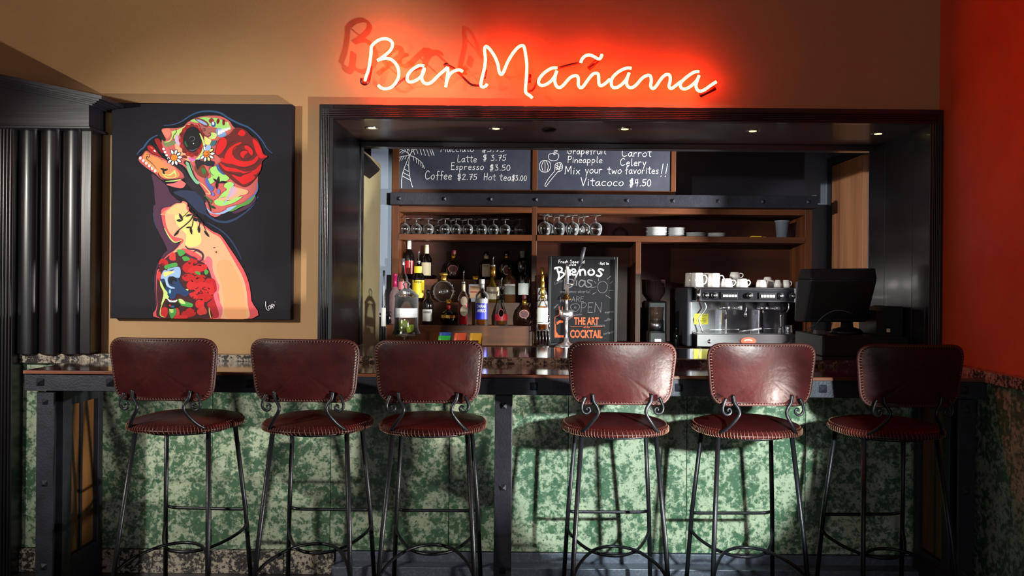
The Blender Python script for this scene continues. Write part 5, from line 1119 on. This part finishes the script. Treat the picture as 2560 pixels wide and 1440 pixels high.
cup(250,150,.040,.086,5.04,None,'big white mug at the far left of the cup tray','coffee_mug',.92)
cup(345,150,.040,.086,4.94,-.3,'second big white mug from the left with its handle forward','coffee_mug',.90)
cup(485,150,.040,.086,5.03,-.5,'third big white mug standing behind the first two','coffee_mug',.90)
cup(625,150,.040,.085,4.95,-.3,'fourth big white mug with curved handle','coffee_mug',.86)
cup(830,250,.036,.052,4.93,-.4,'low white cup right of the big mugs')
cup(975,250,.036,.050,5.10,None,'white cup under the stacked cup at the back')
cup(965,150,.035,.044,5.10,-.5,'white cup stacked on top of another at the back',z=zc+.0505)
cup(1080,250,.036,.052,4.92,.15,'white cup with handle pointing right, centre of the tray')
cup(1405,280,.036,.046,4.93,None,'wide low white cup above the right keypad')
cup(1500,230,.026,.040,5.12,None,'small cup at the back of the right half of the tray')
cup(1500,230,.027,.026,5.12,None,'small cup stacked on the rear right cup',z=zc+.0405)
cup(1560,280,.022,.044,5.0,None,'narrow white cup right of the wide low cup')
cup(1665,280,.024,.046,4.93,None,'bright small white cup second from the right end','espresso_cup',.66)
cup(1800,280,.024,.046,4.95,0.1,'rightmost small cup with handle pointing right','espresso_cup',.74)
# ------------------------------------------------------------------ cash drawer, terminal and printer
ZC = 0.9665
def Q(a, b, D): return W(1960+a*0.19446, 640+b*0.19446, D)
t = tag(MB().box(1.371,3.72,ZC,1.775,4.10,1.062).build('cash_drawer', M['black_plastic'], bevel=.004), 'black cash drawer on the counter under the screen', 'cash drawer')
MB().box(1.376,3.714,ZC+.012,1.770,3.7195,1.050).build('drawer_front', M['black_plastic'], t, bevel=.002)
t = thing('sales_terminal', (Q(680,900,3.9).x,3.92,1.0625), 'large dark touch screen terminal on the cash drawer', 'terminal')
def hexq(P, D0, D1s):
    pass
fr0 = [Q(250,850,3.86),Q(1060,850,3.86)]; top0 = [Q(345,300,3.80),Q(1200,300,3.80)]; hood = [Q(330,165,3.83),Q(1178,158,3.83)]
bk = lambda p, dy, dx=0.0, dz=0.0: (p.x+dx, p.y+dy, p.z+dz)
MB().hexa([fr0[0],fr0[1],bk(fr0[1],.09),bk(fr0[0],.09,-.015),top0[0],top0[1],bk(top0[1],.13),bk(top0[0],.13,-.02)]).hexa([top0[0],top0[1],bk(top0[1],.13),bk(top0[0],.13,-.02),hood[0],hood[1],bk(hood[1],.09,-.004),bk(hood[0],.09,-.015)]).build('housing', M['black_plastic'], t, bevel=.006)
s = [Q(330,800,3.853),Q(1030,800,3.853),Q(1130,340,3.798),Q(400,340,3.798)]
MB().add([(p.x,p.y-.006,p.z) for p in s]+[(p.x,p.y-.002,p.z) for p in s], [(0,1,2,3),(4,7,6,5),(0,4,5,1),(1,5,6,2),(2,6,7,3),(3,7,4,0)]).build('screen', M['screen'], t)
a0 = Q(195,840,3.93); a1 = Q(225,330,3.9)
MB().hexa([(a0.x,3.90,a0.z),(a0.x+.03,3.90,a0.z),(a0.x+.03,4.0,a0.z),(a0.x,4.0,a0.z),(a1.x,3.88,a1.z),(a1.x+.02,3.88,a1.z),(a1.x+.03,3.99,a1.z),(a1.x,3.99,a1.z)]).build('side_fin', M['grey_plastic'], t, bevel=.003)
c = Q(830,940,3.88); MB().lathe([(0,0),(.078,0),(.078,.008),(.065,.022),(.03,.032),(.028,.06),(0,.06)], (c.x,3.90,1.0625), 36, .8).build('stand_foot', M['black_plastic'], t)
for P in ([(250,970),(400,880),(500,780),(620,710),(740,700),(880,740)],[(300,980),(380,940),(440,930)]): MB().tube([Q(a,b,3.80) for a, b in catmull(P,4)], .0022, 6).build('cable', M['grey_plastic'], t)
t = tag(MB().hexa([(Q(400,985,3.8).x,3.78,1.0625),(Q(545,985,3.8).x,3.78,1.0625),(Q(545,985,3.8).x,3.84,1.0625),(Q(400,985,3.8).x,3.84,1.0625),(Q(405,905,3.8).x,3.79,1.088),(Q(510,900,3.8).x,3.785,1.088),(Q(510,900,3.8).x,3.83,1.088),(Q(405,905,3.8).x,3.83,1.088)]).build('card_reader', M['grey_plastic'], bevel=.005), 'small grey card reader on the cash drawer', 'card reader')
p0, p1 = Q(1185,1000,3.78), Q(1940,1000,3.78); zt_ = Q(1500,650,3.78).z; zl = Q(1185,700,3.78).z
pr = tag(MB().prism([(p0.x,1.0625),(1.772,1.0625),(1.772,zt_),(Q(1385,648,3.78).x,zt_),(Q(1260,700,3.78).x,zl),(p0.x,zl)], 3.78, 3.98).build('receipt_printer', M['black_plastic'], bevel=.005), 'black receipt printer beside the right jamb', 'printer')
c = Q(1342,957,3.778); MB().box(c.x-.008,3.7775,c.z-.008,c.x+.008,3.7796,c.z+.008).build('sticker', cream, pr)

# ------------------------------------------------------------------ jar of apples
D = 3.95; cx_ = WX(1016,D,780); zf = lambda py: W(1016,py,D).z; k_ = D/F
t = thing('apple_jar', (cx_,D,ZC), 'tall lidded glass jar with frosted band and green apples', 'jar')
zb_ = zf(838)
MB().lathe([(0,0),(.040,0),(.042,.004),(.030,.008),(.009,.014),(.008,.02),(.016,zb_-ZC-.006),(.05,zb_-ZC-.004),(0,zb_-ZC-.003)], (cx_,D,ZC), 28).build('foot', M['thin'], t)
r = 29.5*k_; hh = zf(742)-zb_
MB().lathe([(0,.002),(.9*r,.002),(1.18*r,.004),(1.2*r,.010),(1.04*r,.03),(r,.05),(r,hh),(r-.0016,hh),(r-.0016,.05),(1.03*r-.0016,.03),(.85*r,.006),(0,.006)], (cx_,D,zb_), 36).build('jar_body', M['thin'], t)
zl_ = zf(742)+.0006
MB().lathe([(1.05*r,0),(1.02*r,.006),(.75*r,.022),(.42*r,.036),(.22*r,.044),(.24*r,.052),(.34*r,.060),(.28*r,.068),(.12*r,.074),(0,.076),],(cx_,D,zl_), 32).build('lid', M['thin'], t)
vs = []; ha = math.radians(75); zA, zB_ = zf(793), zf(770)
for i in range(21):
    an = -ha+2*ha*i/20
    for z in (zA, zB_): vs.append((cx_+(r+.0007)*math.sin(an), D-(r+.0007)*math.cos(an), z))
bnd = MB().add(vs, [(2*i,2*i+2,2*i+3,2*i+1) for i in range(20)], 0, True).build('frosted_band', M['frosted'], t)
tmp = MB(); wd = textmesh(tmp, 'PEACE', .030, lambda X, Z, w_: (X,0,Z), .001); mb = MB()
mb.add([(cx_+(r+.0012)*math.sin((v[0]-wd/2)*.9/r), D-(r+.0012)*math.cos((v[0]-wd/2)*.9/r), zA+.010+v[2]) for v in tmp.v], tmp.f); mb.build('etched_lettering', M['white'], bnd)
for i, (px, py, dy, lb) in enumerate(((1007,812,-.004,'upper green apple resting on the other two in the jar'),(1028,828,-.006,'yellow-green apple at the lower right of the jar'),(1003,831,.012,'green apple at the lower left of the jar'))):
    ra_ = .0252; c = W(px, py, D+dy); zz_ = max(c.z, zb_+.0065+ra_*.93)
    P = [(0,-.80*ra_),(.25*ra_,-.93*ra_),(.62*ra_,-.80*ra_),(.93*ra_,-.35*ra_),(1.0*ra_,.10*ra_),(.88*ra_,.58*ra_),(.55*ra_,.90*ra_),(.22*ra_,.92*ra_),(0,.74*ra_)]
    a = tag(MB().lathe(P, (c.x,D+dy,zz_), 24).build('apple', M['apple']), lb, 'apple', 'apples in the jar')
    MB().tube([(c.x,D+dy,zz_+.7*ra_),(c.x+.003,D+dy,zz_+1.12*ra_)], .0011, 6).build('stem', M['ink'], a)

# ------------------------------------------------------------------ packet caddy
D = 3.88; xa_, xb2 = WX(1094,D,850), WX(1207,D,850)
t = thing('packet_caddy', ((xa_+xb2)/2,D,ZC), 'clear acrylic caddy of sweetener packets on the counter', 'caddy')
MB().box(xa_,D-.035,ZC,xb2,D+.035,ZC+.003).build('tray', G, t)
for a in (xa_, xa_+(xb2-xa_)*.34, xa_+(xb2-xa_)*.67, xb2-.002): MB().box(a,D-.035,ZC+.0032,a+.002,D+.035,ZC+.040).build('divider', G, t)
MB().box(xa_+.002,D-.037,ZC+.0032,xb2-.002,D-.0352,ZC+.036).build('front_wall', G, t)
gm = mat('green_packet', sr(40,190,50), .4); bm2 = mat('blue_packet', sr(30,80,180), .4); om = mat('orange_packet', sr(232,90,36), .4); ym = mat('yellow_packet', sr(238,180,30), .4)
for ci, (px, cols, top) in enumerate(((1112,(gm,gm,bm2),(852,838,831)),(1151,(om,om,om),(842,838,836)),(1190,(ym,ym,ym),(842,838,834)))):
    for k, m_ in enumerate(cols):
        yy = D-.024+k*.018; wv = .0285; x_ = WX(px,D,845)+(k-1)*.001; zt_ = W(px,(846 if m_ is gm else 839)-k*3 if ci else (841,839,831)[k],D).z; z0 = ZC+.0045
        mb = MB(); n = 6; vs = []
        for j in range(n+1):
            f = j/n; th = .0045*math.sin(PI*f)+.0006
            for sx in (-1,-.6,0,.6,1):
                tt = th*(1-.75*abs(sx)**3)
                vs.append((x_+sx*wv+.001*math.sin(9*f+k), yy-tt, z0+(zt_-z0)*f)); 
            for sx in (1,.6,0,-.6,-1):
                tt = th*(1-.75*abs(sx)**3); vs.append((x_+sx*wv+.001*math.sin(9*f+k), yy+tt, z0+(zt_-z0)*f))
        fs = [(j*10+i, j*10+(i+1) % 10, (j+1)*10+(i+1) % 10, (j+1)*10+i) for j in range(n) for i in range(10)] + [tuple(range(9,-1,-1)), tuple(range(n*10, n*10+10))]
        cn_ = {id(gm):'green',id(bm2):'blue',id(om):'orange',id(ym):'yellow'}[id(m_)]
        pk = tag(mb.add(vs, fs).build('sweetener_packet', m_), ('front','middle','rear')[k]+' '+cn_+' sweetener packet in its caddy slot', 'packet', cn_+' packets in the caddy')
        MB().box(x_-wv*.6,yy-.0062,z0+(zt_-z0)*.55,x_+wv*.5,yy-.0054,z0+(zt_-z0)*.68).build('printed_strip', white_l if cn_ != 'yellow' else M['ink'], pk)

# ------------------------------------------------------------------ wall bracket on the cream partition
Db = 4.30
MBk = MB().prism([(W(a,b,Db).x, W(a,b,Db).z) for a, b in ((897,370),(905,378),(931,408),(928,414),(899,438))], Db, Db+.22)
tag(MBk.build('wall_bracket', M['black_plastic'], bevel=.003), 'black triangular bracket at the top of the cream partition', 'bracket')

# ------------------------------------------------------------------ bar stools
def pad(outline, th_edge, dome_f, dome_b, curve, axis, rings=(1.0,.985,.95,.88,.75,.55,.3), wr=None):
    """cushion: outline list of (u,v); curve(u,v) offset; axis 'y' stands up (u=x, v=z), 'z' lies flat"""
    n = len(outline); cu = sum(p[0] for p in outline)/n; cv = sum(p[1] for p in outline)/n
    vs = []; fs = []
    def put(u, v, w): 
        w += curve(u, v)
        return (u, w, v) if axis == 'y' else (u, v, w)
    idx = {}
    for side in (0, 1):
        for ri, s in enumerate(rings):
            for k, (a, b) in enumerate(outline):
                u = cu+(a-cu)*s; v = cv+(b-cv)*s; q = 1-s
                e = th_edge/2; d = (dome_f if side == 0 else dome_b)*(1-s**3.2)
                off = (e*min(1, (q/.015)**.5) if q < .015 else e) + d
                if wr: off += wr(u, v, s)
                vs.append(put(u, v, -off if side == 0 else off))
        vs.append(put(cu, cv, -(th_edge/2+dome_f) if side == 0 else (th_edge/2+dome_b)))
    R = len(rings); S = R*n+1
    for side in (0, 1):
        o = side*S
        for ri in range(R-1):
            for k in range(n): fs.append((o+ri*n+k, o+ri*n+(k+1) % n, o+(ri+1)*n+(k+1) % n, o+(ri+1)*n+k))
        for k in range(n): fs.append((o+(R-1)*n+k, o+(R-1)*n+(k+1) % n, o+R*n))
    for k in range(n): fs.append((k, (k+1) % n, S+(k+1) % n, S+k))
    return MB().add(vs, fs, 0, True)
def rounded(pts, rads, m=7):
    out = []; n = len(pts)
    for i in range(n):
        p = Vector(pts[i]); a = (Vector(pts[i-1])-p).normalized(); b = (Vector(pts[(i+1) % n])-p).normalized(); r = rads[i]
        ang = a.angle(b); d = r/math.tan(ang/2); p1 = p+a*d; p2 = p+b*d
        for k in range(m+1):
            t = k/m; q = p1*(1-t)**2 + p*2*t*(1-t) + p2*t*t; out.append((q.x, q.y))
    # resample evenly
    L = [0]; P = out+[out[0]]
    for a, b in zip(P[:-1], P[1:]): L.append(L[-1]+math.dist(a, b))
    N_ = 72; res = []; j = 0
    for k in range(N_):
        s = L[-1]*k/N_
        while L[j+1] < s: j += 1
        f = (s-L[j])/(L[j+1]-L[j]); res.append((P[j][0]+(P[j+1][0]-P[j][0])*f, P[j][1]+(P[j+1][1]-P[j][1])*f))
    return res
def make_stool():
    root = thing('bar_stool', (0,0,0))
    # frame: y axis towards the bar
    for sx in (-1, 1):
        MB().tube([(sx*.183,-.222,.004),(sx*.160,-.17,.40),(sx*.134,-.115,.752)], .0087, 10).build('leg', M['iron_rod'], root)
        MB().tube([(sx*.178,.205,.004),(sx*.160,.165,.40),(sx*.134,.115,.752)], .0087, 10).build('leg', M['iron_rod'], root)
    def legx(z): return .183-(.049*z/.752)
    MB().tube(catmull([(-.163,.170,.400),(-.150,.192,.388),(-.12,.197,.384),(0,.197,.384),(.12,.197,.384),(.150,.192,.388),(.163,.170,.400)],4), .0064, 8).build('footrest', M['iron_rod'], root)
    MB().tube(catmull([(-.166,-.188,.262),(-.14,-.13,.290),(-.08,-.03,.306),(0,.012,.308),(.08,-.03,.306),(.14,-.13,.290),(.166,-.188,.262)],4), .0062, 8).build('stretcher', M['iron_rod'], root)
    MB().tube(catmull([(-.164,.176,.345),(-.157,.15,.318),(-.12,.07,.298),(-.07,-.005,.290),(0,-.035,.288),(.07,-.005,.290),(.12,.07,.298),(.157,.15,.318),(.164,.176,.345)],4), .0062, 8).build('stretcher', M['iron_rod'], root)
    MB().tube([(.134*math.cos(a)*1.1,.125*math.sin(a)*1.1,.744) for a in [2*PI*k/24 for k in range(24)]], .006, 8, closed=True).build('seat_ring', M['iron_rod'], root)
    # seat
    out = []
    for k in range(72):
        a = 2*PI*k/72; c, s = math.cos(a), math.sin(a)
        out.append((.197*math.copysign(abs(c)**.84, c), .190*math.copysign(abs(s)**.84, s)))
    seat = pad(out, .020, .004, .026, lambda u, v: .766, 'z'); so_ = seat.build('seat', M['leather'], root)
    mb = MB(); n = 100
    for k in range(n):
        a = 2*PI*k/n; 
        def P_(a_, s, z): 
            c, q = math.cos(a_), math.sin(a_); return (.197*math.copysign(abs(c)**.84, c)*s, .190*math.copysign(abs(q)**.84, q)*s, z)
        mb.tube([P_(a,.955,.7815),P_(a+.010,1.006,.770),P_(a+.018,1.004,.757),P_(a+.026,.965,.752)], .0010, 4)
    tag(mb.build('stitching', M['lacing'], so_), kind='stuff')
    # back supports with scrolls
    for s in (-1, 1):
        pts = catmull([(.136,-.150,.770),(.122,-.170,.785),(.104,-.190,.810),(.087,-.200,.836),(.083,-.202,.852),(.089,-.200,.868),(.100,-.198,.885),(.104,-.196,.91)],4)
        MB().tube([(s*a,b,c) for a, b, c in pts], .0062, 10).build('back_support', M['iron_rod'], root)
        sc_ = catmull([(.130,-.200,.90),(.139,-.202,.880),(.143,-.202,.862),(.138,-.202,.848),(.127,-.202,.842),(.116,-.202,.847),(.113,-.202,.857),(.119,-.202,.864),(.126,-.202,.860),(.124,-.202,.854)],4)
        MB().tube([(s*a,b,c) for a, b, c in sc_], [.0058-.0022*i/len(sc_) for i in range(len(sc_))], 8).build('scroll', M['iron_rod'], root)
    # backrest
    ob = rounded([(-.193,1.088),(-.170,.872),(.170,.872),(.193,1.088)], [.048,.062,.062,.048])
    ob = [(x, z + (.006*(1-(x/.15)**2) if z < .90 and abs(x) < .15 else 0)) for x, z in ob]
    cv = lambda u, v: -.205 + .9*u*u + (v-.98)*-.10
    def wr(u, v, s):
        w = 0
        for cx in (-.105, .105):
            d2 = ((u-cx)/.055)**2 + ((v-.875)/.07)**2
            w -= .006*math.exp(-d2)*(1+.6*math.cos((u-cx)*260*(1+(v-.87)*-3)))*(1 if s < .96 else 0)
        return w
    bo = pad(ob, .014, .008, .008, cv, 'y', wr=wr).build('backrest', M['leather'], root)
    mb = MB(); n = len(ob); cu = sum(p[0] for p in ob)/n; cz = sum(p[1] for p in ob)/n; m = 104
    for k in range(m):
        f = k*n/m; i = int(f); g = f-i
        def ptf(ff, s, w):
            i = int(ff) % n; g = ff-int(ff); a = ob[i]; b = ob[(i+1) % n]; u = a[0]+(b[0]-a[0])*g; v = a[1]+(b[1]-a[1])*g
            u = cu+(u-cu)*s; v = cz+(v-cz)*s; return (u, cv(u,v)+w, v)
        mb.tube([ptf(f,.958,-.0095),ptf(f+.10,1.0,-.0085),ptf(f+.2,1.008,0),ptf(f+.3,1.0,.0085),ptf(f+.4,.958,.0095)], .0011, 4)
    tag(mb.build('stitching', M['lacing'], bo), kind='stuff')
    MB().tube([(p[0], cv(*p), p[1]) for p in ob], .0062, 8, closed=True).build('edge_piping', M['piping'], bo)
    return root
st0 = make_stool()
SL = ['bar stool at the far left, in front of the painting','second bar stool from the left, left of the opening','third bar stool, below the sweetener packets','fourth bar stool, right of the middle iron post','fifth bar stool, below the espresso machine','sixth bar stool in the shadow at the far right']
for i, c in enumerate((406,760,1068,1554,1905,2278)):
    r_ = st0 if i == 0 else copy_tree(st0)
    xx = WX(c, 2.795, 925); r_.location = (xx, 3.0, 0); r_.rotation_euler = (0,0,(-.04,-.02,.01,.02,.03,.05)[i])
    tag(r_, 'oxblood leather '+SL[i], 'stool', 'leather bar stools along the bar')
